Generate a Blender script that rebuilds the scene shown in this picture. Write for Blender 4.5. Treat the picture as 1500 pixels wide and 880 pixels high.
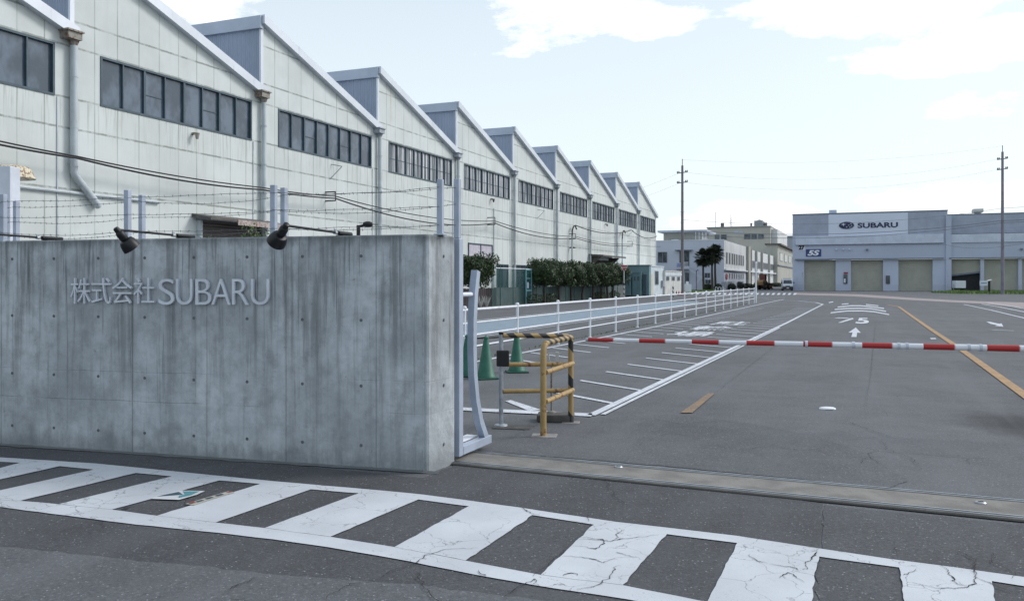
import bpy, math, random
from mathutils import Vector, Matrix, noise
random.seed(7)
R = math.radians
sc = bpy.context.scene
COL = sc.collection
for o in list(bpy.data.objects): bpy.data.objects.remove(o)

# ------------------------------------------------------------------ camera
F = 1240.0; CX = 750.0; HY = 411.0; EYE = 1.6
cam_d = bpy.data.cameras.new('camera'); cam = bpy.data.objects.new('camera', cam_d); COL.objects.link(cam)
cam.location = (0, 0, EYE); cam.rotation_euler = (R(90), 0, 0)
cam_d.sensor_width = 36; cam_d.lens = 36 * F / 1500.0
cam_d.shift_y = -(440 - HY) / 1500.0
cam_d.clip_start = .1; cam_d.clip_end = 3000
sc.camera = cam
sc.render.resolution_x = 1024; sc.render.resolution_y = 600

# ------------------------------------------------------------------ sun, sky, exposure
SUN_AZ = 76.0      # degrees clockwise from +Y (the way the camera looks)
SUN_EL = 38.0
az, el = R(SUN_AZ), R(SUN_EL)
sdir = Vector((math.sin(az) * math.cos(el), math.cos(az) * math.cos(el), math.sin(el)))
sd = bpy.data.lights.new('sun', 'SUN'); so = bpy.data.objects.new('sun', sd); COL.objects.link(so)
sd.energy = 1.2; sd.angle = R(18); sd.color = (1.0, .99, .98)
so.rotation_euler = (-sdir).to_track_quat('-Z', 'Y').to_euler(); so.location = (30, 30, 60)
world = bpy.data.worlds.new('World'); sc.world = world; world.use_nodes = True
wn = world.node_tree; wn.nodes.clear()
def WN(t, **k):
    n = wn.nodes.new(t)
    for a, b in k.items(): setattr(n, a, b)
    return n
def wmath(op, a, b=None, clamp=False):
    n = WN('ShaderNodeMath', operation=op, use_clamp=clamp)
    for i, x in enumerate((a, b)):
        if x is None: continue
        if isinstance(x, (int, float)): n.inputs[i].default_value = x
        else: wn.links.new(x, n.inputs[i])
    return n.outputs[0]
sky = WN('ShaderNodeTexSky', sky_type='NISHITA', sun_disc=False, sun_elevation=el, sun_rotation=az,
         air_density=1.0, dust_density=2.2, ozone_density=1.6)
tc = WN('ShaderNodeTexCoord'); sep = WN('ShaderNodeSeparateXYZ'); wn.links.new(tc.outputs['Generated'], sep.inputs[0])
azn = wmath('ARCTAN2', sep.outputs[0], sep.outputs[1]); eln = wmath('ARCSINE', sep.outputs[2])
cmb = WN('ShaderNodeCombineXYZ'); wn.links.new(azn, cmb.inputs[0]); wn.links.new(wmath('MULTIPLY', eln, 2.4), cmb.inputs[1])
nz = WN('ShaderNodeTexNoise'); nz.inputs['Scale'].default_value = 7.5; nz.inputs['Detail'].default_value = 9; nz.inputs['Roughness'].default_value = .62
wn.links.new(cmb.outputs[0], nz.inputs['Vector'])
def ae(px, py):
    t = (px - CX) / F; a = math.atan(t); return a, math.atan((HY - py) / F * math.cos(a))
fac = None
for (px, py, rx, ry, st) in ((795, -16, 125, 80, 1), (955, 34, 85, 28, .9), (1400, 84, 160, 20, .85), (1320, -8, 200, 40, .9), (1480, 45, 80, 24, .8),
                         (300, -8, 95, 42, 1), (1100, 325, 150, 24, .7), (1400, 296, 170, 24, .7), (-60, 60, 80, 60, .7), (640, -160, 300, 70, 1),
                         (2200, 100, 400, 90, 1), (-900, 150, 350, 60, 1)):
    a0, e0 = ae(px, py); ra = rx / F; re = ry / F
    dx = wmath('DIVIDE', wmath('SUBTRACT', azn, a0), ra); dy = wmath('DIVIDE', wmath('SUBTRACT', eln, e0), re)
    d = wmath('SQRT', wmath('ADD', wmath('MULTIPLY', dx, dx), wmath('MULTIPLY', dy, dy)))
    q = wmath('SUBTRACT', 1.0, d)
    q = wmath('ADD', q, wmath('MULTIPLY', wmath('SUBTRACT', nz.outputs['Fac'], .5), 3.4))
    q = wmath('MULTIPLY', wmath('MULTIPLY', q, 2.6, True), st)
    fac = q if fac is None else wmath('MAXIMUM', fac, q)
#veil = wmath('MULTIPLY', wmath('SUBTRACT', 1.0, wmath('MULTIPLY', wmath('ABSOLUTE', eln), 3.2), True), .45)
STR = .13
hz = wmath('ADD', wmath('MULTIPLY', wmath('SUBTRACT', 1.0, wmath('MULTIPLY', wmath('ABSOLUTE', eln), 2.0), True), .45), .48, True)   # thin high haze, thicker towards the horizon
mh = WN('ShaderNodeMix', data_type='RGBA'); mh.inputs[7].default_value = (.70 / STR, .77 / STR, .785 / STR, 1)
wn.links.new(hz, mh.inputs[0]); wn.links.new(sky.outputs[0], mh.inputs[6])
mx = WN('ShaderNodeMix', data_type='RGBA'); mx.inputs[7].default_value = (.92 / STR, .94 / STR, .96 / STR, 1)
wn.links.new(fac, mx.inputs[0]); wn.links.new(mh.outputs[2], mx.inputs[6])
bg = WN('ShaderNodeBackground'); bg.inputs[1].default_value = STR
wn.links.new(mx.outputs[2], bg.inputs[0]); wo = WN('ShaderNodeOutputWorld'); wn.links.new(bg.outputs[0], wo.inputs[0])
sc.view_settings.view_transform = 'Standard'; sc.view_settings.look = 'None'
sc.view_settings.gamma = 1; sc.view_settings.use_curve_mapping = False
sc.view_settings.exposure = 0.46

# ------------------------------------------------------------------ frames and helpers
TH = -math.atan(512 / F)                       # the site's grid is turned 22.4 degrees
CU, SU = math.cos(TH), -math.sin(TH)           # u (along the factory) = (SU, CU); w (across) = (CU, -SU)
KP = F * (CU + SU * SU / CU)
def W(a, s, z=0.0): return Vector((a * CU + s * SU, -a * SU + s * CU, z))
def G(px, py):                                  # pixel on the ground -> world x, y
    Y = EYE * F / (py - HY); return ((px - CX) / F * Y, Y)
def GS(px, py):                                 # pixel on the ground -> site a, s
    x, y = G(px, py); return (x * CU - y * SU, x * SU + y * CU)
def PA(px, py, D):                              # pixel on the plane a = -D -> s, z
    Y = KP * D / (1262 - px); return ((Y - SU * D) / CU, EYE - (py - HY) * Y / F)
def PS(px, py, S):                              # pixel on the plane s = S -> a, z
    t = (px - CX) / F; Y = S / (SU * t + CU); return ((CU * t - SU) * Y, EYE - (py - HY) * Y / F)
def PY(px, py, Y): return Vector(((px - CX) / F * Y, Y, EYE - (py - HY) * Y / F))
def toS(v): return Vector((v.x * CU - v.y * SU, v.x * SU + v.y * CU, v.z))

class MB:
    def __init__(s): s.v = []; s.f = []; s.m = []
    def add(s, vs, fs, mi=0):
        b = len(s.v); s.v += [Vector(p) for p in vs]
        for f in fs: s.f.append([i + b for i in f]); s.m.append(mi)
        return s
    def poly(s, pts, mi=0): return s.add(pts, [list(range(len(pts)))], mi)
    def box(s, x0, x1, y0, y1, z0, z1, mi=0):
        return s.add([(x0, y0, z0), (x1, y0, z0), (x1, y1, z0), (x0, y1, z0), (x0, y0, z1), (x1, y0, z1), (x1, y1, z1), (x0, y1, z1)],
                     [(0, 3, 2, 1), (4, 5, 6, 7), (0, 1, 5, 4), (1, 2, 6, 5), (2, 3, 7, 6), (3, 0, 4, 7)], mi)
    def prism(s, pts, d, mi=0):                  # polygon swept by vector d
        n = len(pts); d = Vector(d); vs = [Vector(p) for p in pts]; vs += [p + d for p in vs]
        fs = [list(range(n))[::-1], list(range(n, 2 * n))] + [(i, (i + 1) % n, n + (i + 1) % n, n + i) for i in range(n)]
        return s.add(vs, fs, mi)
    def tube(s, pts, r, n=8, mi=0, caps=True):
        pts = [Vector(p) for p in pts]; rs = r if isinstance(r, (list, tuple)) else [r] * len(pts)
        b = len(s.v); prev = None
        for i, p in enumerate(pts):
            t = (pts[min(i + 1, len(pts) - 1)] - pts[max(i - 1, 0)]).normalized()
            if prev is None:
                q = Vector((0, 0, 1)) if abs(t.z) < .9 else Vector((1, 0, 0)); x = t.cross(q).normalized()
            else: x = (prev - t * prev.dot(t)).normalized()
            prev = x; y = t.cross(x)
            for k in range(n):
                a = 2 * math.pi * k / n; s.v.append(p + (x * math.cos(a) + y * math.sin(a)) * rs[i])
        for i in range(len(pts) - 1):
            for k in range(n):
                s.f.append([b + i * n + k, b + i * n + (k + 1) % n, b + (i + 1) * n + (k + 1) % n, b + (i + 1) * n + k]); s.m.append(mi)
        if caps:
            s.f.append([b + k for k in range(n)][::-1]); s.m.append(mi)
            e = b + (len(pts) - 1) * n; s.f.append([e + k for k in range(n)]); s.m.append(mi)
        return s
    def beam(s, p, q, w, h, mi=0, up=(0, 0, 1)):  # rectangular bar
        p = Vector(p); q = Vector(q); t = (q - p).normalized(); u = Vector(up)
        x = t.cross(u)
        if x.length < 1e-3: x = t.cross(Vector((1, 0, 0)))
        x.normalize(); y = x.cross(t).normalized()
        c = [(x * (w / 2) * a + y * (h / 2) * b_) for a, b_ in ((-1, -1), (1, -1), (1, 1), (-1, 1))]
        return s.add([p + k for k in c] + [q + k for k in c], [(0, 1, 2, 3), (7, 6, 5, 4), (0, 4, 5, 1), (1, 5, 6, 2), (2, 6, 7, 3), (3, 7, 4, 0)], mi)
    def lathe(s, prof, c=(0, 0, 0), n=20, mi=0, mat4=None):
        b = len(s.v); c = Vector(c)
        for (r, z) in prof:
            for k in range(n):
                a = 2 * math.pi * k / n; p = Vector((r * math.cos(a), r * math.sin(a), z))
                if mat4: p = mat4 @ p
                s.v.append(c + p)
        for i in range(len(prof) - 1):
            for k in range(n):
                s.f.append([b + i * n + k, b + i * n + (k + 1) % n, b + (i + 1) * n + (k + 1) % n, b + (i + 1) * n + k]); s.m.append(mi)
        s.f.append([b + k for k in range(n)][::-1]); s.m.append(mi)
        e = b + (len(prof) - 1) * n; s.f.append([e + k for k in range(n)]); s.m.append(mi)
        return s
    def xf(s, M): s.v = [M @ p for p in s.v]; return s
    def build(s, name, mat, parent=None, origin=(0, 0, 0), rot=0.0, smooth=False, bevel=0):
        """coordinates are in the frame of the thing (world or site); origin is where the thing stands in that frame"""
        og = Vector(OFF[parent.name][0]) if parent else Vector(origin)
        me = bpy.data.meshes.new(name)
        me.from_pydata([tuple(p - og) for p in s.v], [], s.f)
        for m in (mat if isinstance(mat, (list, tuple)) else [mat]): me.materials.append(m)
        for p, mi in zip(me.polygons, s.m): p.material_index = mi
        me.update()
        if smooth:
            for p in me.polygons: p.use_smooth = True
            me.set_sharp_from_angle(angle=R(38))
        o = bpy.data.objects.new(name, me); COL.objects.link(o)
        if bevel:
            b = o.modifiers.new('bevel', 'BEVEL'); b.width = bevel; b.segments = 2; b.limit_method = 'ANGLE'; b.angle_limit = R(40)
        if parent: o.parent = parent; OFF[o.name] = OFF[parent.name]
        else:
            OFF[o.name] = (tuple(origin), rot); o.rotation_euler = (0, 0, rot)
            o.location = Matrix.Rotation(rot, 3, 'Z') @ og
        return o
OFF = {}
def tag(o, label=None, cat=None, group=None, kind=None):
    if label: o['label'] = label
    if cat: o['category'] = cat
    if group: o['group'] = group
    if kind: o['kind'] = kind
    return o
def thing(name, label, cat, origin, rot=0.0, group=None):   # origin in its own frame (rot = TH: the site's frame)
    o = bpy.data.objects.new(name, None); COL.objects.link(o); o.empty_display_size = .3
    OFF[o.name] = (tuple(origin), rot); o.rotation_euler = (0, 0, rot)
    o.location = Matrix.Rotation(rot, 3, 'Z') @ Vector(origin)
    return tag(o, label, cat, group)
def dup(root, loc, rz=None, label=None, group=None, scale=None):
    r = root.copy(); COL.objects.link(r); r.location = loc
    if rz is not None: r.rotation_euler = (0, 0, rz)
    if scale: r.scale = scale
    if label: r['label'] = label
    if group: r['group'] = group
    for ch in list(root.children):
        c = ch.copy(); COL.objects.link(c); c.parent = r
        for g in list(ch.children):
            d = g.copy(); COL.objects.link(d); d.parent = c
    return r

# ------------------------------------------------------------------ materials
def newmat(name):
    m = bpy.data.materials.new(name); m.use_nodes = True; nt = m.node_tree; nt.nodes.clear()
    out = nt.nodes.new('ShaderNodeOutputMaterial'); p = nt.nodes.new('ShaderNodeBsdfPrincipled')
    nt.links.new(p.outputs[0], out.inputs[0]); return m, nt, p
class NT:
    def __init__(s, nt): s.nt = nt
    def n(s, t, **k):
        x = s.nt.nodes.new(t)
        for a, b in k.items(): setattr(x, a, b)
        return x
    def ln(s, a, b): s.nt.links.new(a, b)
    def put(s, sock, x):
        if isinstance(x, bpy.types.NodeSocket): s.nt.links.new(x, sock)
        else: sock.default_value = x
    def m(s, op, a, b=0.0, c=None, clamp=False):
        x = s.n('ShaderNodeMath', operation=op, use_clamp=clamp); s.put(x.inputs[0], a); s.put(x.inputs[1], b)
        if c is not None: s.put(x.inputs[2], c)
        return x.outputs[0]
    def obj(s): return s.n('ShaderNodeTexCoord').outputs['Object']
    def scale(s, vec, sx, sy, sz):
        x = s.n('ShaderNodeMapping'); s.ln(vec, x.inputs[0]); x.inputs['Scale'].default_value = (sx, sy, sz); return x.outputs[0]
    def noise(s, vec, sc_, det=4, rough=.55, dist=0):
        x = s.n('ShaderNodeTexNoise'); s.ln(vec, x.inputs['Vector']); x.inputs['Scale'].default_value = sc_
        x.inputs['Detail'].default_value = det; x.inputs['Roughness'].default_value = rough; x.inputs['Distortion'].default_value = dist
        return x.outputs['Fac']
    def ramp(s, f, lo, hi):
        x = s.n('ShaderNodeMapRange', interpolation_type='SMOOTHSTEP'); s.ln(f, x.inputs[0])
        x.inputs[1].default_value = lo; x.inputs[2].default_value = hi; return x.outputs[0]
    def mix(s, f, a, b):
        x = s.n('ShaderNodeMix', data_type='RGBA'); s.put(x.inputs[0], f)
        s.put(x.inputs[6], a if isinstance(a, bpy.types.NodeSocket) else (*a, 1)); s.put(x.inputs[7], b if isinstance(b, bpy.types.NodeSocket) else (*b, 1))
        return x.outputs[2]
    def bump(s, h, st, dist=.02):
        x = s.n('ShaderNodeBump'); s.ln(h, x.inputs['Height']); x.inputs['Strength'].default_value = st; x.inputs['Distance'].default_value = dist
        return x.outputs[0]
    def cracks(s, vec, scale, width, warp=.35):
        nn = s.n('ShaderNodeTexNoise'); s.ln(vec, nn.inputs['Vector']); nn.inputs['Scale'].default_value = scale * 1.7; nn.inputs['Detail'].default_value = 6
        a = s.n('ShaderNodeVectorMath', operation='SUBTRACT'); s.ln(nn.outputs['Color'], a.inputs[0]); a.inputs[1].default_value = (.5, .5, .5)
        b = s.n('ShaderNodeVectorMath', operation='SCALE'); s.ln(a.outputs[0], b.inputs[0]); b.inputs['Scale'].default_value = warp
        c = s.n('ShaderNodeVectorMath', operation='ADD'); s.ln(vec, c.inputs[0]); s.ln(b.outputs[0], c.inputs[1])
        v = s.n('ShaderNodeTexVoronoi', feature='DISTANCE_TO_EDGE'); s.ln(c.outputs[0], v.inputs['Vector']); v.inputs['Scale'].default_value = scale
        return s.ramp(v.outputs['Distance'], width, width * .3)

def plain(name, col, rough=.6, metal=0.0, var=.12, sc_=3.0, dirt=0.0, dirtcol=(.08, .07, .06), bump=0.0, spec=.5, rust=0.0):
    m, nt, p = newmat(name); t = NT(nt); ob = t.obj()
    a = t.noise(ob, sc_, 5); f = t.ramp(a, .3, .7)
    c = t.mix(f, tuple(x * (1 - var) for x in col), tuple(min(1, x * (1 + var)) for x in col))
    if dirt:
        d = t.ramp(t.noise(t.scale(ob, 1.6, 1.6, .35), 2.3, 7, .65), .62 - dirt * .3, .8)
        c = t.mix(t.m('MULTIPLY', d, min(1, .35 + dirt)), c, dirtcol)
    if rust:
        d = t.ramp(t.noise(ob, 9, 8, .7), .66 - rust * .3, .72 - rust * .25)
        c = t.mix(d, c, (.16, .055, .02))
    t.put(p.inputs['Base Color'], c); p.inputs['Roughness'].default_value = rough; p.inputs['Metallic'].default_value = metal
    p.inputs['Specular IOR Level'].default_value = spec
    if bump: t.ln(t.bump(t.noise(ob, 40, 5), bump), p.inputs['Normal'])
    return m

def asphalt(name, base, blotch=.25, crack=.5, stain=True, tint=(.975, 1.01, 1.08)):
    m, nt, p = newmat(name); t = NT(nt); ob = t.obj()
    big = t.ramp(t.noise(ob, .35, 6, .6), .3, .7); mid = t.ramp(t.noise(ob, 2.1, 6, .65), .3, .72)
    lo = tuple(base * (1 - blotch) * k for k in tint); hi = tuple(base * (1 + blotch) * k for k in tint)
    c = t.mix(t.m('ADD', t.m('MULTIPLY', big, .6), t.m('MULTIPLY', mid, .4)), lo, hi)
    fine = t.noise(ob, 75, 3, .7)
    c = t.mix(t.m('MULTIPLY', t.ramp(fine, .56, .72), .5), c, tuple(base * 2.1 * k for k in tint))
    c = t.mix(t.m('MULTIPLY', t.ramp(fine, .45, .3), .55), c, tuple(base * .45 * k for k in tint))
    gr = t.noise(ob, 34, 2, .8)
    c = t.mix(t.m('MULTIPLY', t.ramp(gr, .56, .68), .45), c, tuple(base * 1.9 * k for k in tint))
    c = t.mix(t.m('MULTIPLY', t.ramp(gr, .44, .32), .45), c, tuple(base * .45 * k for k in tint))
    v = t.n('ShaderNodeTexVoronoi'); t.ln(ob, v.inputs['Vector']); v.inputs['Scale'].default_value = 34
    c = t.mix(t.m('MULTIPLY', t.ramp(v.outputs['Distance'], .22, .12), t.ramp(t.noise(ob, 13, 2), .5, .56)), c, (.30, .31, .32))
    stn = t.ramp(t.noise(ob, .8, 7, .68), .56, .72)
    c = t.mix(t.m('MULTIPLY', stn, .3), c, tuple(base * .55 * k for k in tint))
    spx = t.n('ShaderNodeSeparateXYZ'); t.ln(ob, spx.inputs[0])
    ca = t.m('SUBTRACT', t.m('MULTIPLY', spx.outputs[0], CU), t.m('MULTIPLY', spx.outputs[1], SU)); cs_ = t.m('ADD', t.m('MULTIPLY', spx.outputs[0], SU), t.m('MULTIPLY', spx.outputs[1], CU))
    cx3 = t.n('ShaderNodeCombineXYZ'); t.ln(ca, cx3.inputs[0]); t.ln(t.m('MULTIPLY', cs_, .07), cx3.inputs[1])
    wheel = t.ramp(t.noise(cx3.outputs[0], 1.5, 4, .6), .45, .7)
    if stain:
        ex, ey = G(1530, 628); dd = t.m('SQRT', t.m('ADD', t.m('POWER', t.m('SUBTRACT', spx.outputs[0], ex), 2.0), t.m('POWER', t.m('MULTIPLY', t.m('SUBTRACT', spx.outputs[1], ey), .55), 2.0)))
        c = t.mix(t.m('MULTIPLY', t.ramp(t.m('ADD', dd, t.m('MULTIPLY', t.noise(ob, 2.5, 6, .7), .5)), 1.15, .45), .75), c, (.025, .024, .024))
    c = t.mix(t.m('MULTIPLY', wheel, .4), c, tuple(base * 1.35 * k for k in tint))
    if crack:
        mask = t.ramp(t.noise(ob, .4, 3), .56, .64)
        k = t.m('MULTIPLY', t.cracks(ob, 1.1, .005), mask)
        c = t.mix(t.m('MULTIPLY', k, crack), c, (.018, .018, .02))
    t.ln(c, p.inputs['Base Color']); p.inputs['Roughness'].default_value = .88; p.inputs['Specular IOR Level'].default_value = .25
    t.ln(t.bump(fine, .55, .006), p.inputs['Normal']); return m

def paint(name, col, wear=.3, crack=.0, base=.1):
    m, nt, p = newmat(name); t = NT(nt); ob = t.obj()
    c = t.mix(t.ramp(t.noise(ob, 1.7, 6), .3, .75), tuple(x * .84 for x in col), col)
    c = t.mix(t.m('MULTIPLY', t.ramp(t.noise(ob, 22, 7, .75), .55, .75), .35), c, tuple(x * .6 for x in col))
    w = t.m('MULTIPLY', t.ramp(t.noise(ob, 48, 6, .7), .72 - wear * .36, .8 - wear * .3), t.ramp(t.noise(ob, 3.1, 5, .6), .62 - wear * .4, .72 - wear * .25))
    c = t.mix(w, c, (base, base, base * 1.04))
    if crack:
        mask = t.ramp(t.noise(ob, .9, 3), .42, .54)
        c = t.mix(t.m('MULTIPLY', t.m('MULTIPLY', t.cracks(ob, 3.2, .012, .3), mask), crack), c, (.05, .05, .052))
    t.ln(c, p.inputs['Base Color']); p.inputs['Roughness'].default_value = .7
    t.ln(t.bump(t.noise(ob, 60, 3), .3, .004), p.inputs['Normal']); return m

def concrete_wall(name, seams):
    m, nt, p = newmat(name); t = NT(nt); ob = t.obj()
    sp = t.n('ShaderNodeSeparateXYZ'); t.ln(ob, sp.inputs[0]); X, Y_, Z = sp.outputs
    c = t.mix(t.ramp(t.noise(ob, 1.3, 7, .62), .32, .68), (.33, .36, .385), (.55, .59, .625))
    c = t.mix(t.m('MULTIPLY', t.ramp(t.noise(ob, 6.5, 7, .7), .4, .7), .5), c, (.23, .25, .27))
    # vertical water streaks, strongest under the coping
    st = t.ramp(t.noise(t.scale(ob, 4.5, 4.5, .22), 2.0, 7, .66), .46, .66)
    topw = t.m('ADD', t.ramp(Z, .3, 1.9), .35, clamp=True)
    c = t.mix(t.m('MULTIPLY', t.m('MULTIPLY', st, topw), .62), c, (.115, .122, .120))
    st2 = t.ramp(t.noise(t.scale(ob, 11, 11, .4), 2.0, 5, .6), .56, .68)
    c = t.mix(t.m('MULTIPLY', t.m('MULTIPLY', st2, topw), .6), c, (.075, .085, .088))
    # dark lichen on the top edge and splash dirt low down
    n1 = t.noise(t.scale(ob, 3, 3, 1), 2.2, 6, .7)
    top = t.ramp(t.m('SUBTRACT', Z, t.m('MULTIPLY', n1, .28)), 1.74, 1.86)
    c = t.mix(t.m('MULTIPLY', top, .72), c, (.075, .085, .085))
    low = t.ramp(t.m('ADD', Z, t.m('MULTIPLY', n1, .5)), .46, .27)
    c = t.mix(t.m('MULTIPLY', low, .4), c, (.10, .11, .11))
    blot = t.ramp(t.noise(ob, 11, 5, .6), .66, .76)
    c = t.mix(t.m('MULTIPLY', blot, .55), c, (.11, .12, .12))
    mot = t.ramp(t.noise(t.scale(ob, 1, 1, .8), 3.6, 8, .72), .46, .64)
    c = t.mix(t.m('MULTIPLY', mot, .26), c, (.14, .155, .16))
    sp3 = t.ramp(t.noise(ob, 34, 4, .7), .64, .72)
    c = t.mix(t.m('MULTIPLY', sp3, .5), c, (.10, .11, .11))
    # formwork joints
    g = None
    for x, wdt, s_ in seams:
        d = t.m('ABSOLUTE', t.m('SUBTRACT', X, x)); q = t.m('MULTIPLY', t.ramp(d, wdt, wdt * .35), s_); g = q if g is None else t.m('MAXIMUM', g, q)
    for z0, s_ in ((.47, .6), (.74, .35)):
        d = t.m('ABSOLUTE', t.m('SUBTRACT', Z, t.m('ADD', z0, t.m('MULTIPLY', t.noise(ob, 1.2, 2), .03))))
        g = t.m('MAXIMUM', g, t.m('MULTIPLY', t.m('MULTIPLY', t.ramp(d, .006, .002), s_), t.ramp(t.noise(ob, .8, 2), .42, .55)))
    gn = t.m('MULTIPLY', g, t.m('ADD', .45, t.noise(ob, 5, 4)), clamp=True)
    c = t.mix(t.m('MULTIPLY', gn, .42), c, (.07, .075, .08))
    t.ln(c, p.inputs['Base Color']); p.inputs['Roughness'].default_value = .85
    pit = t.n('ShaderNodeTexVoronoi'); t.ln(ob, pit.inputs['Vector']); pit.inputs['Scale'].default_value = 38
    h = t.m('SUBTRACT', t.m('ADD', t.noise(ob, 25, 6, .6), t.m('MULTIPLY', t.ramp(pit.outputs['Distance'], .04, .16), .4)), t.m('MULTIPLY', g, 1.4))
    t.ln(t.bump(h, .45, .008), p.inputs['Normal']); return m

def panel_wall(name, s0, pitch, zj, col=(.62, .68, .635)):
    """cement board cladding: upright joints every 0.912 m, ragged level joints, rain grime"""
    m, nt, p = newmat(name); t = NT(nt); ob = t.obj()
    sp = t.n('ShaderNodeSeparateXYZ'); t.ln(ob, sp.inputs[0]); X, Y_, Z = sp.outputs
    c = t.mix(t.ramp(t.noise(ob, .5, 6, .6), .3, .7), tuple(x * .86 for x in col), col)
    c = t.mix(t.m('MULTIPLY', t.ramp(t.noise(t.scale(ob, 1.5, 1.5, .12), 2.2, 7, .65), .5, .75), .17), c, (.42, .45, .43))
    cell = t.n('ShaderNodeTexWhiteNoise', noise_dimensions='2D'); cv = t.n('ShaderNodeCombineXYZ'); t.ln(t.m('FLOOR', t.m('DIVIDE', t.m('SUBTRACT', Y_, s0), pitch)), cv.inputs[0]); t.ln(t.m('FLOOR', t.m('DIVIDE', Z, 1.62)), cv.inputs[1]); t.ln(cv.outputs[0], cell.inputs[0])
    c = t.mix(t.m('MULTIPLY', cell.outputs[0], .13), c, (.50, .52, .48))
    sill = t.m('MULTIPLY', t.ramp(Z, 5.4, 7.25), t.ramp(Z, 7.32, 7.27)); c = t.mix(t.m('MULTIPLY', t.m('MULTIPLY', sill, t.ramp(t.noise(t.scale(ob, 6, 6, .25), 2, 4), .5, .66)), .45), c, (.30, .31, .27))
    fr = t.m('FRACT', t.m('ADD', t.m('DIVIDE', t.m('SUBTRACT', Y_, s0), pitch), 100.0)); d = t.m('MULTIPLY', t.m('ABSOLUTE', t.m('SUBTRACT', fr, .5)), pitch)
    # distance from the joint = pitch/2 - d
    v = t.ramp(t.m('SUBTRACT', pitch / 2, d), .035, .008)
    vv = t.m('MULTIPLY', v, t.m('ADD', .28, t.m('MULTIPLY', t.ramp(t.noise(t.scale(ob, 1, .8, .4), 1.5, 5), .35, .7), .5)))
    c = t.mix(vv, c, (.24, .28, .25))
    g = None
    wob = t.m('MULTIPLY', t.m('SUBTRACT', t.noise(t.scale(ob, 1, 2.2, 1), 2.0, 5, .7), .5), .06)
    for z0, s_ in zj:
        q = t.m('MULTIPLY', t.ramp(t.m('ABSOLUTE', t.m('SUBTRACT', t.m('ADD', Z, wob), z0)), .05, .012), s_); g = q if g is None else t.m('MAXIMUM', g, q)
    g = t.m('MULTIPLY', g, t.m('ADD', .3, t.ramp(t.noise(t.scale(ob, 1, 1.6, 1), 1.1, 6, .7), .35, .6)), clamp=True)
    c = t.mix(t.m('MULTIPLY', g, .72), c, (.17, .19, .165))
    ru = t.m('MULTIPLY', t.ramp(t.noise(t.scale(ob, .9, .9, .05), 3.1, 4), .68, .76), .5)
    c = t.mix(ru, c, (.45, .33, .16))
    t.ln(c, p.inputs['Base Color']); p.inputs['Roughness'].default_value = .75; p.inputs['Specular IOR Level'].default_value = .3
    t.ln(t.bump(t.m('ADD', v, g), -.4, .02), p.inputs['Normal']); return m

def corrugated(name, col, axis, period, rough=.5, depth=.6):
    m, nt, p = newmat(name); t = NT(nt); ob = t.obj()
    sp = t.n('ShaderNodeSeparateXYZ'); t.ln(ob, sp.inputs[0])
    w = t.m('SINE', t.m('MULTIPLY', sp.outputs[axis], 2 * math.pi / period))
    c = t.mix(t.ramp(t.noise(ob, .8, 6), .3, .7), tuple(x * .86 for x in col), col)
    c = t.mix(t.m('MULTIPLY', t.ramp(t.noise(t.scale(ob, 2, 2, .3), 2, 6, .65), .55, .8), .3), c, tuple(x * .55 for x in col))
    t.ln(c, p.inputs['Base Color']); p.inputs['Roughness'].default_value = rough
    t.ln(t.bump(w, depth, .03), p.inputs['Normal']); return m

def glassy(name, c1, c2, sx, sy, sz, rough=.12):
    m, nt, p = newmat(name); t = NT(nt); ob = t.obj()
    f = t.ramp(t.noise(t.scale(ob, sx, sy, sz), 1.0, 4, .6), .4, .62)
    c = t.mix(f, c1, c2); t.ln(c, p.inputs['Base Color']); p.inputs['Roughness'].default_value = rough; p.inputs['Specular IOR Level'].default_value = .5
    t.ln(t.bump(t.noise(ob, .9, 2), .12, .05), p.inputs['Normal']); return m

def leafmat(name, c1, c2):
    m, nt, p = newmat(name); t = NT(nt); ob = t.obj()
    g = t.n('ShaderNodeNewGeometry')
    c = t.mix(t.m('ADD', t.m('MULTIPLY', g.outputs['Random Per Island'], .6), t.m('MULTIPLY', t.noise(ob, 2.2, 3), .4)), c1, c2)
    t.ln(c, p.inputs['Base Color']); p.inputs['Roughness'].default_value = .5; p.inputs['Specular IOR Level'].default_value = .35
    return m

def striped(name, c1, c2, axis, period, skew=0.0, off=0.0, wear=.2, duty=.5):
    """painted bands along an axis of the thing"""
    m, nt, p = newmat(name); t = NT(nt); ob = t.obj(); sp = t.n('ShaderNodeSeparateXYZ'); t.ln(ob, sp.inputs[0])
    q = t.m('ADD', sp.outputs[axis], t.m('MULTIPLY', sp.outputs[2 if axis != 2 else 0], skew))
    f = t.m('FRACT', t.m('ADD', t.m('DIVIDE', q, period), 100.0 + off)); k = t.ramp(f, duty - .02, duty + .02)
    c = t.mix(k, c1, c2)
    c = t.mix(t.m('MULTIPLY', t.ramp(t.noise(ob, 18, 6, .7), .66 - wear * .3, .75), .6), c, (.10, .07, .05))
    t.ln(c, p.inputs['Base Color']); p.inputs['Roughness'].default_value = .5; return m

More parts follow.
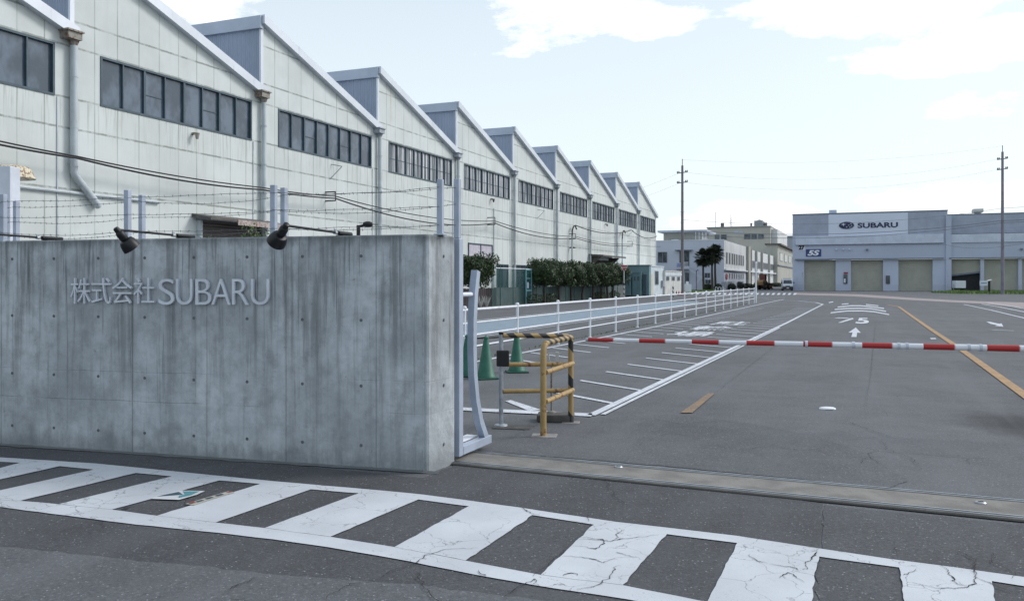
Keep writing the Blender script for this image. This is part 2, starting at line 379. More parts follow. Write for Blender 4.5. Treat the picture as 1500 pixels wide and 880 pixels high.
M = {}
M['asphalt'] = asphalt('asphalt', .125, .24, .7)
M['asphalt_dark'] = asphalt('asphalt_dark', .082, .25, .8)
M['asphalt_old'] = asphalt('asphalt_old', .122, .2, .9)
M['asphalt_mid'] = asphalt('asphalt_mid', .092, .22, .5)
M['asphalt_worn'] = asphalt('asphalt_worn', .113, .26, .7)
M['asphalt_far'] = asphalt('asphalt_far', .12, .12, .2)
M['white_paint'] = paint('white_paint', (.70, .73, .78), .35, 0, .1)
M['white_line'] = paint('white_line', (.66, .69, .74), .55, 0, .1)
M['cross_paint'] = paint('crosswalk_paint', (.59, .62, .66), .36, .6, .09)
M['orange_paint'] = paint('orange_paint', (.44, .26, .11), .6, 0, .1)
M['orange_worn'] = paint('orange_worn', (.33, .20, .09), .8, 0, .1)
M['blue_paint'] = paint('blue_paint', (.25, .335, .41), .6, 0, .12)
M['pink_paint'] = paint('pink_paint', (.34, .28, .275), .5, 0, .13)
M['crack'] = plain('crack_tar', (.022, .022, .024), .95)
M['tie'] = plain('tie_hole', (.12, .13, .135), .9)
M['joint_concrete'] = plain('track_concrete', (.20, .19, .175), .85, 0, .2, 4, .35, bump=.3)
M['steel'] = plain('steel', (.36, .38, .41), .35, .8, .15, 6)
M['gate_paint'] = plain('gate_paint', (.40, .46, .56), .45, .2, .08, 6, .1)
M['post_paint'] = plain('post_paint', (.36, .41, .50), .5, .2, .1, 6, .1)
M['galv'] = plain('galvanised_pipe', (.42, .46, .50), .4, .5, .2, 14, .1)
M['white_rail'] = plain('white_rail_paint', (.74, .77, .82), .4, 0, .06, 5, .1)
M['letter'] = plain('letter_steel', (.60, .64, .70), .45, .1, .08, 6)
M['black'] = plain('black_metal', (.007, .008, .010), .45, .2, .3, 6)
M['rubber'] = plain('black_rubber', (.02, .02, .022), .75)
M['lens'] = plain('lamp_lens', (.30, .32, .34), .15)
M['cone'] = plain('cone_green', (.012, .115, .075), .5, 0, .2, 8, .15)
M['cone_base'] = plain('cone_base', (.006, .07, .045), .6, 0, .2, 8, .2)
M['yellow'] = plain('guard_yellow', (.38, .255, .10), .5, 0, .14, 9, .25, rust=.35)
M['yellow_x'] = striped('guard_stripes_long', (.38, .255, .10), (.018, .018, .02), 0, .175, 1.1, .25)
M['yellow_y'] = striped('guard_stripes_short', (.38, .255, .10), (.018, .018, .02), 1, .15, 1.0, .1)
M['yellow_z'] = striped('guard_stripes_post', (.38, .255, .10), (.018, .018, .02), 2, .42, 1.2, .75, duty=.7)
M['barrier'] = striped('barrier_bands', (.40, .022, .022), (.74, .76, .80), 0, .60, 0, 0.0, .05)
M['cone_bar'] = striped('cone_bar_stripes', (.55, .38, .05), (.02, .02, .022), 0, .3, .4)
M['bw_post'] = striped('black_white_post', (.02, .02, .022), (.7, .7, .7), 2, .4, 1.0)
M['conc_block'] = plain('concrete_block', (.09, .085, .08), .9, 0, .25, 7, .4, bump=.4)
M['conc_foot'] = plain('footing', (.27, .26, .25), .9, 0, .25, 7, .4, bump=.4)
M['metal_roof'] = plain('metal_roof', (.42, .47, .55), .45, .3, .08, 1, .05)
M['fascia'] = plain('fascia_metal', (.60, .64, .70), .4, .3, .06, 1, .1)
M['corr'] = corrugated('corrugated_blue_grey', (.33, .39, .49), 0, .22, .5, .8)
M['pipe'] = plain('downpipe', (.46, .51, .54), .5, 0, .1, 2, .35, (.22, .25, .24))
M['hopper'] = plain('hopper_metal', (.34, .38, .42), .5, .2, .15, 4, .2)
M['hopper_rust'] = plain('hopper_rusty', (.27, .26, .23), .6, 0, .2, 3, .3, rust=.5)
M['win_frame'] = plain('window_frame', (.055, .09, .115), .5, .1, .15, 3)
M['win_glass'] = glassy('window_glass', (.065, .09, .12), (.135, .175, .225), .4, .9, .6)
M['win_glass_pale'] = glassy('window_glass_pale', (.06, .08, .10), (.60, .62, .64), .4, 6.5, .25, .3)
M['dark_pane'] = plain('dark_pane', (.05, .06, .075), .55, 0, .3, 1)
M['dark_glass'] = glassy('dark_glass', (.03, .04, .05), (.09, .11, .13), 1, 1, .5)
M['pink_board'] = plain('window_boards', (.50, .47, .54), .6)
M['shutter'] = corrugated('brown_shutter', (.13, .11, .105), 2, .12, .6, .7)
M['canopy'] = plain('canopy', (.10, .095, .09), .7, .1, .3, 4, .4, rust=.3)
M['canopy_face'] = plain('canopy_fascia', (.42, .36, .34), .7, 0, .2, 4, .4, rust=.45)
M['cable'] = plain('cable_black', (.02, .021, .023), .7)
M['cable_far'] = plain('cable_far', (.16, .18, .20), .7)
M['wire'] = plain('barbed_wire', (.13, .14, .15), .6, .3)
M['white_panel'] = plain('white_panel', (.62, .66, .74), .5)
M['rusty_white'] = plain('rusty_white_enamel', (.62, .56, .42), .6, 0, .12, 4, .1, rust=.6)
M['leaf'] = leafmat('leaves_trimmed', (.012, .026, .012), (.05, .085, .028))
M['leaf_light'] = leafmat('leaves_weed', (.035, .07, .02), (.14, .20, .07))
M['leaf_palm'] = leafmat('palm_leaves', (.010, .016, .012), (.035, .045, .025))
M['bark'] = plain('bark', (.055, .045, .038), .9, 0, .3, 8, bump=.5)
M['grass'] = leafmat('grass_blades', (.05, .10, .02), (.16, .25, .07))
M['low_wall'] = plain('low_wall', (.11, .125, .13), .85, 0, .2, 2, .5, bump=.2)  # dark grey concrete, darkened further for the shade under the trees
M['brown_board'] = plain('brown_board', (.035, .028, .032), .8, 0, .3, 3, .2)
M['green_post'] = plain('green_fence_post', (.03, .10, .10), .5)
M['teal_frame'] = plain('teal_gate_frame', (.14, .34, .38), .5)
M['teal'] = plain('hut_shaded_end', (.17, .27, .30), .55, 0, .1, 1.5, .2)  # end of the long hut: its shade is put into the colour
M['teal_dark'] = plain('teal_cabinet', (.12, .21, .235), .5, 0, .1, 1.5, .25)
M['hut_white'] = plain('hut_white', (.55, .62, .66), .6, 0, .08, 1.5, .2)  # on the long hut's side, daylight is put into this colour
M['hut_cream'] = plain('hut_cream', (.55, .56, .54), .6, 0, .1, 1.5, .3)
M['door_cream'] = plain('door_cream', (.55, .52, .42), .6)
M['blue_white'] = plain('blue_white_wall', (.54, .58, .66), .7, 0, .06, .2, .15, (.30, .33, .38))
M['side_white'] = plain('side_white_wall', (.60, .62, .63), .7, 0, .1, .3, .3, (.35, .36, .36))
M['cream_wall'] = plain('cream_wall', (.44, .43, .38), .75, 0, .08, .2, .25, (.28, .27, .24))
M['cream_far'] = plain('cream_far_wall', (.38, .38, .34), .75, 0, .1, .2, .3)
M['grey_bg'] = plain('grey_building', (.36, .39, .43), .75, 0, .06, .1)
M['b27'] = corrugated('depot_cladding', (.385, .425, .53), 2, .5, .6, .12)
M['b27_light'] = corrugated('depot_light_band', (.62, .67, .80), 0, .5, .6, .2)
M['b27_low'] = plain('depot_lower_wall', (.46, .505, .63), .65, 0, .05, .15, .05)
M['b27_pier'] = plain('depot_pier', (.50, .55, .68), .65, 0, .06, .15, .1)
M['b27_sign'] = plain('sign_panel', (.64, .69, .81), .5, 0, .03, .2)
M['b27_door'] = corrugated('roller_door', (.40, .40, .345), 2, .30, .6, .25)
M['b27_trim'] = plain('depot_trim', (.15, .18, .23), .6)
M['navy'] = plain('navy', (.012, .022, .085), .5)
M['navy_sign'] = plain('navy_panel', (.03, .055, .19), .5)
M['white_sign'] = plain('white_sign', (.78, .8, .84), .5)
M['silver'] = plain('silver', (.55, .58, .66), .4, .2)
M['sign_red'] = plain('sign_red', (.33, .03, .04), .5)
M['pale_blue_sign'] = plain('pale_blue_sign', (.42, .48, .62), .5)
M['sign_blue'] = plain('faded_blue', (.10, .17, .38), .5)
M['conc_pole'] = plain('concrete_pole', (.17, .165, .175), .85, 0, .15, 1.2, .3)
M['far_pole'] = plain('far_pole', (.22, .21, .25), .85, 0, .15, 1.2, .3)
M['insul'] = plain('insulator', (.12, .12, .14), .5)
M['car_white'] = plain('van_white', (.66, .70, .76), .3, 0, .04, 1)
M['car_dark'] = plain('van_dark_trim', (.02, .021, .024), .5)
M['tyre'] = plain('tyre', (.015, .015, .016), .85)
M['rim'] = plain('rim', (.35, .36, .38), .4, .6)
M['loader'] = plain('loader_paint', (.30, .19, .085), .5, 0, .15, 2, .35)
M['loader_red'] = plain('loader_red', (.17, .055, .045), .6, 0, .15, 2, .3)
M['tank'] = plain('roof_tank', (.13, .125, .13), .7)
M['tank_pale'] = plain('roof_tank_pale', (.28, .30, .31), .7)
M['interior'] = plain('depot_inside', (.025, .027, .03), .9)
M['sticker_white'] = paint('sticker_white', (.66, .68, .70), .3)
M['sticker_teal'] = paint('sticker_teal', (.10, .30, .34), .3)
M['sticker_dark'] = paint('sticker_dark', (.05, .10, .13), .3)
M['sticker_tan'] = paint('sticker_tan', (.50, .47, .40), .5)
M['stud'] = plain('road_stud', (.74, .76, .78), .35)
M['red_plastic'] = plain('red_plastic', (.28, .06, .055), .5)
M['win_trim'] = plain('window_trim', (.30, .33, .38), .6)
M['hedge_bg'] = leafmat('far_hedge_leaves', (.010, .02, .012), (.035, .055, .03))

def net_material(name, col, op):
    m, nt, p = newmat(name); t = NT(nt); ob = t.obj(); t.put(p.inputs['Base Color'], (*col, 1)); p.inputs['Roughness'].default_value = .6
    sp = t.n('ShaderNodeSeparateXYZ'); t.ln(ob, sp.inputs[0])
    k = None
    for sgn in (1, -1):
        f = t.m('FRACT', t.m('ADD', t.m('MULTIPLY', t.m('ADD', sp.outputs[1], t.m('MULTIPLY', sp.outputs[2], sgn)), 1 / .075), 500.0))
        q = t.m('LESS_THAN', f, op); k = q if k is None else t.m('MAXIMUM', k, q)
    t.ln(k, p.inputs['Alpha']); return m
M['net'] = net_material('green_chain_link', (.03, .12, .12), .16)

def text_mb(txt, x0, x1, z0, z1, depth, frame='xz', shear=0.0, bold=0.0, per_char=False):
    """the text as solid letters filling the box; local x to the right, z up, front at y=0"""
    cu = bpy.data.curves.new('t', 'FONT'); cu.body = txt; cu.size = 1; cu.extrude = .5; cu.shear = shear; cu.offset = bold; cu.resolution_u = 6
    o = bpy.data.objects.new('t', cu); COL.objects.link(o); bpy.context.view_layer.update()
    me = bpy.data.meshes.new_from_object(o.evaluated_get(bpy.context.evaluated_depsgraph_get()))
    vs = [v.co.copy() for v in me.vertices]; fs = [list(p.vertices) for p in me.polygons]
    bpy.data.objects.remove(o); bpy.data.curves.remove(cu)
    ax = min(v.x for v in vs); bx = max(v.x for v in vs); ay = min(v.y for v in vs); by = max(v.y for v in vs)
    b = MB(); b.add([(x0 + (v.x - ax) / (bx - ax) * (x1 - x0), -(v.z + .5) * depth, z0 + (v.y - ay) / (by - ay) * (z1 - z0)) for v in vs], fs)
    bpy.data.meshes.remove(me); return b

# ================================================================== GROUND
def sheet(name, polys, mat, z, kind='structure'):
    b = MB()
    for p in polys: b.poly([(x, y, z) for x, y in p])
    o = b.build(name, mat); o['kind'] = kind
    # all faces up
    for f in o.data.polygons:
        if f.normal.z < 0: f.flip()
    o.data.update(); return o
def px(*pts): return [G(*p) for p in pts]
def strip(pts, w):
    L = []; Rr = []
    for i, p in enumerate(pts):
        a = Vector(pts[max(i - 1, 0)]); b = Vector(pts[min(i + 1, len(pts) - 1)]); d = (b - a).normalized(); n = Vector((-d.y, d.x)) * w / 2
        L.append(tuple(Vector(p) + n)); Rr.append(tuple(Vector(p) - n))
    return [[L[i], L[i + 1], Rr[i + 1], Rr[i]] for i in range(len(pts) - 1)]
def rag(pts, amp=.008, step=.12):
    """slightly uneven paint edge between ground points"""
    out = []
    for i in range(len(pts)):
        a = Vector(pts[i]); b = Vector(pts[(i + 1) % len(pts)]); n = max(1, min(120, int((b - a).length / step)))
        for k in range(n):
            p = a.lerp(b, k / n)
            if k: p += Vector((noise.noise((p.x * 9, p.y * 9, 1)), noise.noise((p.x * 9, p.y * 9, 7)))) * amp
            out.append((p.x, p.y))
    return out
def ragpx(*pts): return rag(px(*pts), .03, .06)
def ws(a, s): v = W(a, s); return (v.x, v.y)

sheet('ground', [[(-900, -300), (900, -300), (900, 1500), (-900, 1500)]], M['asphalt'], 0)
sheet('asphalt_patch', [ragpx((-900, 660), (0, 655), (330, 672), (620, 700), (700, 668), (900, 690), (1205, 738), (1200, 800), (1185, 880), (1180, 940), (1000, 925), (600, 872), (400, 858), (250, 840), (0, 815), (-300, 796))], M['asphalt_dark'], .004)
sheet('asphalt_patch', [ragpx((1208, 740), (2300, 850), (2300, 1500), (1190, 1000), (1196, 860))], M['asphalt_mid'], .004)
sheet('asphalt_patch', [ragpx((-900, 760), (-300, 784), (0, 801), (250, 826), (400, 842), (600, 856), (1000, 905), (1100, 960), (1100, 1500), (-900, 1500))], M['asphalt_old'], .0055)
sheet('asphalt_patch', [ragpx((700, 660), (820, 608), (868, 612), (980, 607), (1090, 618), (1200, 640), (1280, 668), (1330, 705), (1300, 715), (1000, 685))], M['asphalt_worn'], .004)
sheet('road', [px((1110, 432), (1165, 430), (1290, 434), (1420, 444), (1350, 452), (1290, 446), (1200, 444), (1100, 438))], M['asphalt_far'], .004)
sheet('parking_apron', [[ws(-9, 112), ws(60, 99), ws(120, 90), ws(120, 144), ws(-16, 144), ws(-16, 125)]], M['asphalt_far'], .006)

UO = [(-220, 657), (0, 671), (140, 680), (260, 692), (400, 706), (550, 719), (613, 725), (683, 734), (763, 745), (840, 756.7), (903, 766), (1050, 783), (1080, 786.5), (1200, 805), (1300, 820), (1400, 833), (1500, 847), (1700, 876)]
UI = [(-220, 667), (30, 679), (88, 684), (138, 689), (200, 694), (252, 699), (322, 705), (382, 710), (456, 718), (526, 724), (613, 733), (687, 743), (780, 756), (870, 770), (977, 784), (1080, 797), (1200, 817), (1317, 833), (1453, 853), (1700, 892)]
LI = [(-220, 727), (-160, 729), (-118, 730), (-55, 732), (30, 735), (86, 740), (164, 748), (230, 757), (316, 767), (388, 775), (484, 788), (578, 803), (682, 823), (792, 844), (912, 859), (1036, 884), (1182, 909), (1333, 935), (1473, 962), (1700, 1005)]
LO = [(-220, 737), (0, 744), (200, 770), (320, 782), (400, 791.5), (480, 803), (550, 815), (600, 824), (693, 843), (783, 859), (920, 880), (1040, 903), (1190, 930), (1340, 957), (1480, 984), (1700, 1030)]
bars = [((30, 679), (88, 684), (-118, 730), (-160, 729))]
TR = {1: (138, 689), 2: (252, 699), 3: (382, 710), 4: (526, 724), 5: (687, 743), 6: (870, 770), 7: (1080, 797), 8: (1317, 833)}
TL = {2: (200, 694), 3: (322, 705), 4: (456, 718), 5: (613, 733), 6: (780, 756), 7: (977, 784), 8: (1200, 817), 9: (1453, 853)}
BL = {2: (30, 735), 3: (164, 748), 4: (316, 767), 5: (484, 788), 6: (682, 823), 7: (912, 859), 8: (1182, 909), 9: (1473, 962)}
BR = {1: (-55, 732), 2: (86, 740), 3: (230, 757), 4: (388, 775), 5: (578, 803), 6: (792, 844), 7: (1036, 884), 8: (1333, 935)}
for k in range(1, 9): bars.append((TR[k], TL[k + 1], BL[k + 1], BR[k]))
# borders and bars butt end to end: one sheet of polygons sharing their edges
polys = [rag(px(*UO)[:: 1] + px(*UI)[::-1], .006), rag(px(*LI) + px(*LO)[::-1], .006)] + [rag(px(*b_), .007 if i < 5 else .014, .06) for i, b_ in enumerate(bars)]
for i, p in enumerate(polys): pass
b = MB()
for i, p in enumerate(polys): b.poly([(x, y, .0100 + .0012 * (i > 1)) for x, y in p])
o = b.build('crosswalk', M['cross_paint']); o['kind'] = 'structure'
for f in o.data.polygons:
    if f.normal.z < 0: f.flip()

# cracks running through paint and asphalt, traced on the ground
CR = [[(1047, 577), (1075, 555), (1104, 532), (1135, 508), (1165, 487)], [(1283, 470), (1279, 510), (1275, 555), (1266, 602)], [(868, 612), (905, 618), (950, 614), (1000, 622), (1060, 617), (1110, 626)], [(1045, 655), (1085, 660), (1130, 655), (1180, 662), (1215, 655)], [(1290, 645), (1300, 660), (1335, 672), (1350, 690)], [(960, 640), (985, 636), (1020, 642)], [(550, 850), (585, 835), (612, 828), (625, 815), (660, 806), (700, 805)], [(612, 838), (620, 860), (635, 880), (645, 900)], [(700, 838), (712, 846)],
      [(735, 880), (760, 862), (785, 850), (783, 858), (790, 862)], [(780, 846), (796, 836), (820, 815), (834, 800)], [(846, 792), (900, 795), (935, 789), (965, 786)],
      [(820, 817), (860, 820), (880, 827), (905, 822)], [(838, 802), (870, 806), (884, 797), (882, 792), (850, 790)], [(905, 830), (890, 850), (870, 862), (845, 866)],
      [(903, 793), (905, 783), (915, 778)], [(902, 812), (915, 817), (935, 819)], [(1128, 829), (1160, 834), (1172, 840)], [(1180, 838), (1183, 826), (1196, 812), (1190, 820), (1200, 806)],
      [(1098, 815), (1108, 823), (1125, 828)], [(1140, 850), (1152, 842), (1165, 846), (1178, 856)], [(1322, 845), (1338, 840), (1342, 836)], [(1380, 828), (1392, 842), (1400, 858), (1420, 862)],
      [(1340, 858), (1390, 866), (1430, 858), (1433, 848), (1420, 838)], [(1433, 850), (1470, 866), (1500, 872)], [(1400, 805), (1425, 822), (1432, 850)], [(1455, 812), (1452, 826), (1488, 842), (1482, 850)],
      [(1308, 803), (1318, 815)], [(1260, 680), (1264, 674), (1275, 671)], [(820, 846), (838, 842), (846, 846)], [(860, 757), (862, 766)], [(765, 745), (772, 752), (790, 757)],
      [(330, 868), (350, 858), (368, 856), (372, 848)], [(480, 880), (500, 862), (530, 855), (560, 850)], [(340, 880), (360, 884)],
      [(885, 700), (900, 730), (925, 745)], [(1020, 560), (1100, 575), (1150, 572)], [(1330, 663), (1375, 670), (1420, 668)], [(1180, 610), (1240, 618), (1300, 640), (1380, 648)]]
b = MB()
for c_ in CR:
    g = [Vector(q) for q in px(*c_)]; fine = []
    for i in range(len(g) - 1):
        n = max(2, int((g[i + 1] - g[i]).length / .018))
        for k in range(n):
            p = g[i].lerp(g[i + 1], k / n); p += Vector((noise.noise((p.x * 14, p.y * 14, 3)) + .6 * noise.noise((p.x * 40, p.y * 40, 3)), noise.noise((p.x * 14, p.y * 14, 9)) + .6 * noise.noise((p.x * 40, p.y * 40, 9)))) * .026; fine.append(p)
    fine.append(g[-1])
    if len(fine) < 3: continue
    for i in range(len(fine) - 1):
        def wd(j):
            e = min(j, len(fine) - 1 - j) / max(1, len(fine) * .3)
            return (.0010 + .0020 * min(1, e)) * (.5 + 1.1 * abs(noise.noise((j * .37, len(fine), 2)) * 2))
        d = (fine[i + 1] - fine[i]).normalized(); n = Vector((-d.y, d.x))
        b.poly([(*(fine[i] + n * wd(i)), .0145), (*(fine[i + 1] + n * wd(i + 1)), .0145), (*(fine[i + 1] - n * wd(i + 1)), .0145), (*(fine[i] - n * wd(i)), .0145)])
o = b.build('pavement_cracks', M['crack']); o['kind'] = 'structure'

# gate track: a concrete strip with two pairs of steel rails
def lerp2(p, q, t): return (p[0] + (q[0] - p[0]) * t, p[1] + (q[1] - p[1]) * t)
tA, tB = G(690, 662.5), G(1500, 735.5); tC, tD = G(690, 683.5), G(1500, 764.5)
tB, tD = lerp2(tA, tB, 2.2), lerp2(tC, tD, 2.2); tA, tC = lerp2(tA, tB, -.06), lerp2(tC, tD, -.06)
b = MB(); b.prism([(*tA, .002), (*tB, .002), (*tD, .002), (*tC, .002)], (0, 0, .016))
o = b.build('gate_track', M['joint_concrete']); o['kind'] = 'structure'
sheet('joint_gap', [[lerp2(tC, tA, -.002), lerp2(tD, tB, -.002), lerp2(tD, tB, -.045), lerp2(tC, tA, -.045)]], M['crack'], .008)
b = MB()
for f0, f1 in ((.03, .055), (.11, .135), (.865, .89), (.945, .97)):
    q = [lerp2(tA, tC, f0), lerp2(tB, tD, f0), lerp2(tB, tD, f1), lerp2(tA, tC, f1)]; b.prism([(*p, .017) for p in q], (0, 0, .008))
o = b.build('track_rails', M['steel']); o['kind'] = 'structure'

# lane markings
def a_line(D, s0, s1, w, n=14): return strip([ws(-D, s0 + (s1 - s0) * k / n) for k in range(n + 1)], w)
lines = []
s_front = GS(868, 609)[1]
lines += strip([ws(-2.96, s_front), ws(-2.78, 22), ws(-2.6, 34), ws(-2.40, 60.5)], .11)
lines += strip([ws(-2.845, s_front + .10), ws(-2.665, 22), ws(-2.56, 30)], .06)
lines += strip([ws(-7.05, 13.5), ws(-6.75, 22), ws(-6.5, 33), ws(-6.3, 62), ws(-6.1, 75)], .12)
lines += [px((640, 596), (640, 600.5), (866, 611), (868, 606.5))]
lines += strip(px((1206, 446), (1195, 443.2), (1170, 441), (1120, 438.5)), .16)
lines += strip(px((1010, 437.2), (1080, 435.8), (1150, 435.8)), .35)
o = sheet('lane_marking', lines, M['white_line'], .012)
ticks = []
k = 0; s0 = GS(894, 591.5)[1]
while s0 + k * 1.42 < 52:
    s = s0 + k * 1.42; a = -2.9 + .011 * (s - s0); L = 1.27
    if k > 14: L = 1.1
    ticks.append([ws(a - .04, s - .06), ws(a - .04, s + .06), ws(a - L, s + .92), ws(a - L, s + .80)]); k += 1
k = 0; s0 = GS(815, 510)[1] - 2 * 1.42
while s0 + k * 1.42 < 52:
    s = s0 + k * 1.42; a = -6.9 + .012 * (s - s0)
    ticks.append([ws(a + .1, s - .06), ws(a + .1, s + .06), ws(a + 1.3, s - .80), ws(a + 1.3, s - .92)]); k += 1
ticks.append(px((740, 588), (748, 586.5), (793, 601), (775, 602.5)))
sheet('hatch_marking', ticks, M['white_line'], .009)
# three tall painted characters in the hatched lane, read while driving in
for i, (ch, sa, sb, ac) in enumerate((('\u5834', *(GS(998, 493)[1], GS(1005, 485.6)[1]), -4.72), ('\u8f2a', *(GS(1040, 484)[1], GS(1045, 478)[1]), -4.62), ('\u99d0', *(GS(1065, 476.6)[1], GS(1068, 471)[1]), -4.5))):
    t_ = text_mb(ch, ac - .62, ac + .62, sa, sb, .004, bold=.015)
    bb = MB(); bb.add([(W(v.x, v.z, .013 + v.y)) for v in t_.v], t_.f)
    o = bb.build('road_lettering', M['white_line']); o['kind'] = 'structure'
# right lane: arcs, figures, arrows
mk = []
for arc in ([(1216.7, 458.4), (1230, 456.8), (1242, 455.6), (1262, 455.5), (1280, 456.7), (1302.6, 461)], [(1222.6, 453.5), (1242, 452), (1258, 451.8), (1276, 452.4), (1298, 456.3)],
            [(1227, 450), (1246, 448), (1260, 448), (1272, 449), (1295, 452)], [(1233, 445.8), (1243, 444.9)], [(1268.5, 446), (1286.6, 448)], [(1214, 443.3), (1220.5, 442.2)]):
    th_ = .75 if len(arc) > 2 else .6
    for i_ in range(len(arc) - 1):
        (xa, ya), (xb, yb) = arc[i_], arc[i_ + 1]; mk += [px((xa, ya + th_), (xb, yb + th_), (xb, yb - th_), (xa, ya - th_))]
mk += strip(px((1230.5, 466.5), (1236.5, 465.6)), .5) + [px((1227, 473), (1232, 473), (1250.5, 467.5), (1249, 465.8), (1244, 467))]
mk += [px((1253.6, 480), (1242.5, 487.6), (1249, 487.4), (1246.7, 494), (1254.7, 494), (1255.5, 487.6), (1261, 487.8))]
mk += [px((1444.5, 471.4), (1450, 471.6), (1464, 474.6), (1467, 473.8), (1469.8, 478.8), (1457, 477.6), (1461, 476.6), (1451, 474.6))]
mk += strip(px((1453.6, 483.6), (1485, 484.8)), .12)
mk += strip(px((1412, 446), (1450, 454), (1500, 466), (1600, 492)), .13) + strip(px((1438, 445.6), (1465, 450), (1500, 457), (1600, 478)), .14) + strip(px((1446, 443.2), (1475, 447.4), (1500, 452), (1600, 470)), .14)
mk += [px((1362, 495.5), (1370, 495.3), (1372, 497), (1364, 497.2))]
sheet('lane_marking', mk, M['white_line'], .012)
t_ = text_mb('5', 0, 1, 0, 1, .003, bold=.03)
q = px((1252.5, 474.3), (1273.5, 474.3), (1271.5, 465.8), (1257, 465.8))
bb = MB(); bb.add([(*lerp2(lerp2(q[0], q[1], v.x), lerp2(q[3], q[2], v.x), v.z), .013 + v.y) for v in t_.v], t_.f); o = bb.build('road_lettering', M['white_line']); o['kind'] = 'structure'
sheet('centre_line', strip(px((1300, 446.4), (1316.5, 449.4), (1338, 464.8), (1365.5, 484), (1393, 502), (1419, 520), (1460, 549.5), (1500, 578.5), (1620, 664)), .15), M['orange_paint'], .012)
sheet('centre_line', [px((996.5, 605.5), (1014, 605.5), (1047, 577), (1037, 577))], M['orange_worn'], .012)
zb = []
for k in range(-12, 8):
    x = 1108 + k * 7.9 * (1 if k > 0 else 1); y = 430.5 + (.04 * k if k < 0 else 0)
    zb.append(px((x - 1.8, y + 1.4), (x + 1.8, y + 1.4), (x + 4.2, y - 1.2), (x + .4, y - 1.2)))
sheet('crosswalk', zb, M['white_line'], .012)
sheet('footway', [px((1163, 429.2), (1260, 431), (1330, 436), (1400, 440.0), (1440, 441.4), (1500, 443.2), (1620, 447), (1620, 472), (1500, 451), (1440, 445), (1330, 439.2), (1250, 434), (1163, 431.6))], M['pink_paint'], .010)
sheet('cycle_path', [[ws(-13.9, 14), ws(-10.6, 14), ws(-10.6, 58), ws(-11.5, 66), ws(-13.9, 61)]], M['blue_paint'], .004)
sheet('lane_marking', a_line(10.35, 12, 60, .14) + a_line(10.0, 12, 60, .08) + a_line(14.2, 12, 62, .14), M['white_line'], .012)
sheet('lane_marking', a_line(8.6, 18, 62, .10), M['white_line'], .012)
sheet('kerb', [], M['conc_foot'], 0) if False else None
b = MB(); b.prism([(-19.7, 8, 0), (-19.45, 8, 0), (-19.45, 98, 0), (-19.7, 98, 0)], (0, 0, .12)); o = b.build('kerb', M['conc_foot'], rot=TH); o['kind'] = 'structure'
b = MB()   # weeds and dirt line along the foot of the white railing
for k in range(900):
    s = random.uniform(14, 60); a = -7.25 + random.gauss(0, .05); h = random.uniform(.01, .04); an = random.uniform(0, 6.3)
    v = W(a, s); b.add([v, v + Vector((math.cos(an) * .03, math.sin(an) * .03, 0)), v + Vector((random.gauss(0, .02), random.gauss(0, .02), h))], [(0, 1, 2)])
o = b.build('weeds', M['leaf_light']); tag(o, kind='stuff')

def blades(name, poly, n, hmax, mat):
    xs = [p[0] for p in poly]; ys = [p[1] for p in poly]
    def inside(x, y):
        c = False; j = len(poly) - 1
        for i in range(len(poly)):
            if (poly[i][1] > y) != (poly[j][1] > y) and x < (poly[j][0] - poly[i][0]) * (y - poly[i][1]) / (poly[j][1] - poly[i][1]) + poly[i][0]: c = not c
            j = i
        return c
    b = MB(); k = 0
    while k < n:
        x = random.uniform(min(xs), max(xs)); y = random.uniform(min(ys), max(ys))
        if not inside(x, y): continue
        k += 1; a = random.uniform(0, 6.3); w_ = hmax * .25; h = hmax * random.uniform(.4, 1) * (.6 + .8 * abs(noise.noise((x * .3, y * .3, 0))))
        b.add([(x, y, 0), (x + math.cos(a) * w_, y + math.sin(a) * w_, 0), (x + random.gauss(0, .3) * hmax, y + random.gauss(0, .3) * hmax, h)], [(0, 1, 2)])
    o = b.build(name, mat); tag(o, kind='stuff'); return o
sheet('verge', [px((1000, 431), (1048, 426.5), (1046, 424.8), (1003, 426.5))], M['grass'], .010)
blades('grass', px((1000, 431), (1048, 426.5), (1046, 424.8), (1003, 426.5)), 5000, .3, M['grass'])
sheet('verge', [px((1362, 428.8), (1400, 430.4), (1500, 430.8), (1600, 431), (1600, 427.6), (1400, 427))], M['grass'], .014)
blades('grass', px((1362, 428.8), (1400, 430.4), (1500, 430.8), (1600, 431), (1600, 427.6), (1400, 427)), 9000, .45, M['grass'])

# ================================================================== THE SIGN WALL
C0 = Vector((-.698, 7.035, 0)); WR = -math.atan2(.2693, .963)
wx = Vector((math.cos(WR), math.sin(WR), 0)); wy = Vector((-math.sin(WR), math.cos(WR), 0)); WTOP = 1.986
def WP(px_, py_, yl=0.0):                     # pixel -> wall frame (x along, z) on the plane y = yl
    t = (px_ - CX) / F; k = C0.dot(wy) + yl; Y = k / (t * wy.x + wy.y); p = Vector((t * Y, Y, 0)) - C0
    return p.dot(wx), EYE - (py_ - HY) * Y / F
seamx = [(WP(p_, 400)[0], w_, s_) for p_, w_, s_ in ((2, .008, .8), (98, .006, .3), (194, .010, 1), (303, .007, .7), (356, .005, .25), (419, .008, .8), (480, .005, .25), (551, .007, .8))]
M['concrete'] = concrete_wall('board_marked_concrete', seamx)
class Fr:                                      # wall frame: coordinates local to C0
    pass
wall = thing('sign_wall', 'long grey stained concrete wall bearing the raised company name, in front of the gate', 'wall', (0, 0, 0))
wall.location = C0; wall.rotation_euler = (0, 0, WR)
b = MB(); fp = [(-9.5, 0), (-.012, 0), (.004, .014), (.0876, .403), (-9.5, .403)]
n = len(fp)
b.prism([(x, y, -.02) for x, y in fp], (0, 0, WTOP + .02 - .012))
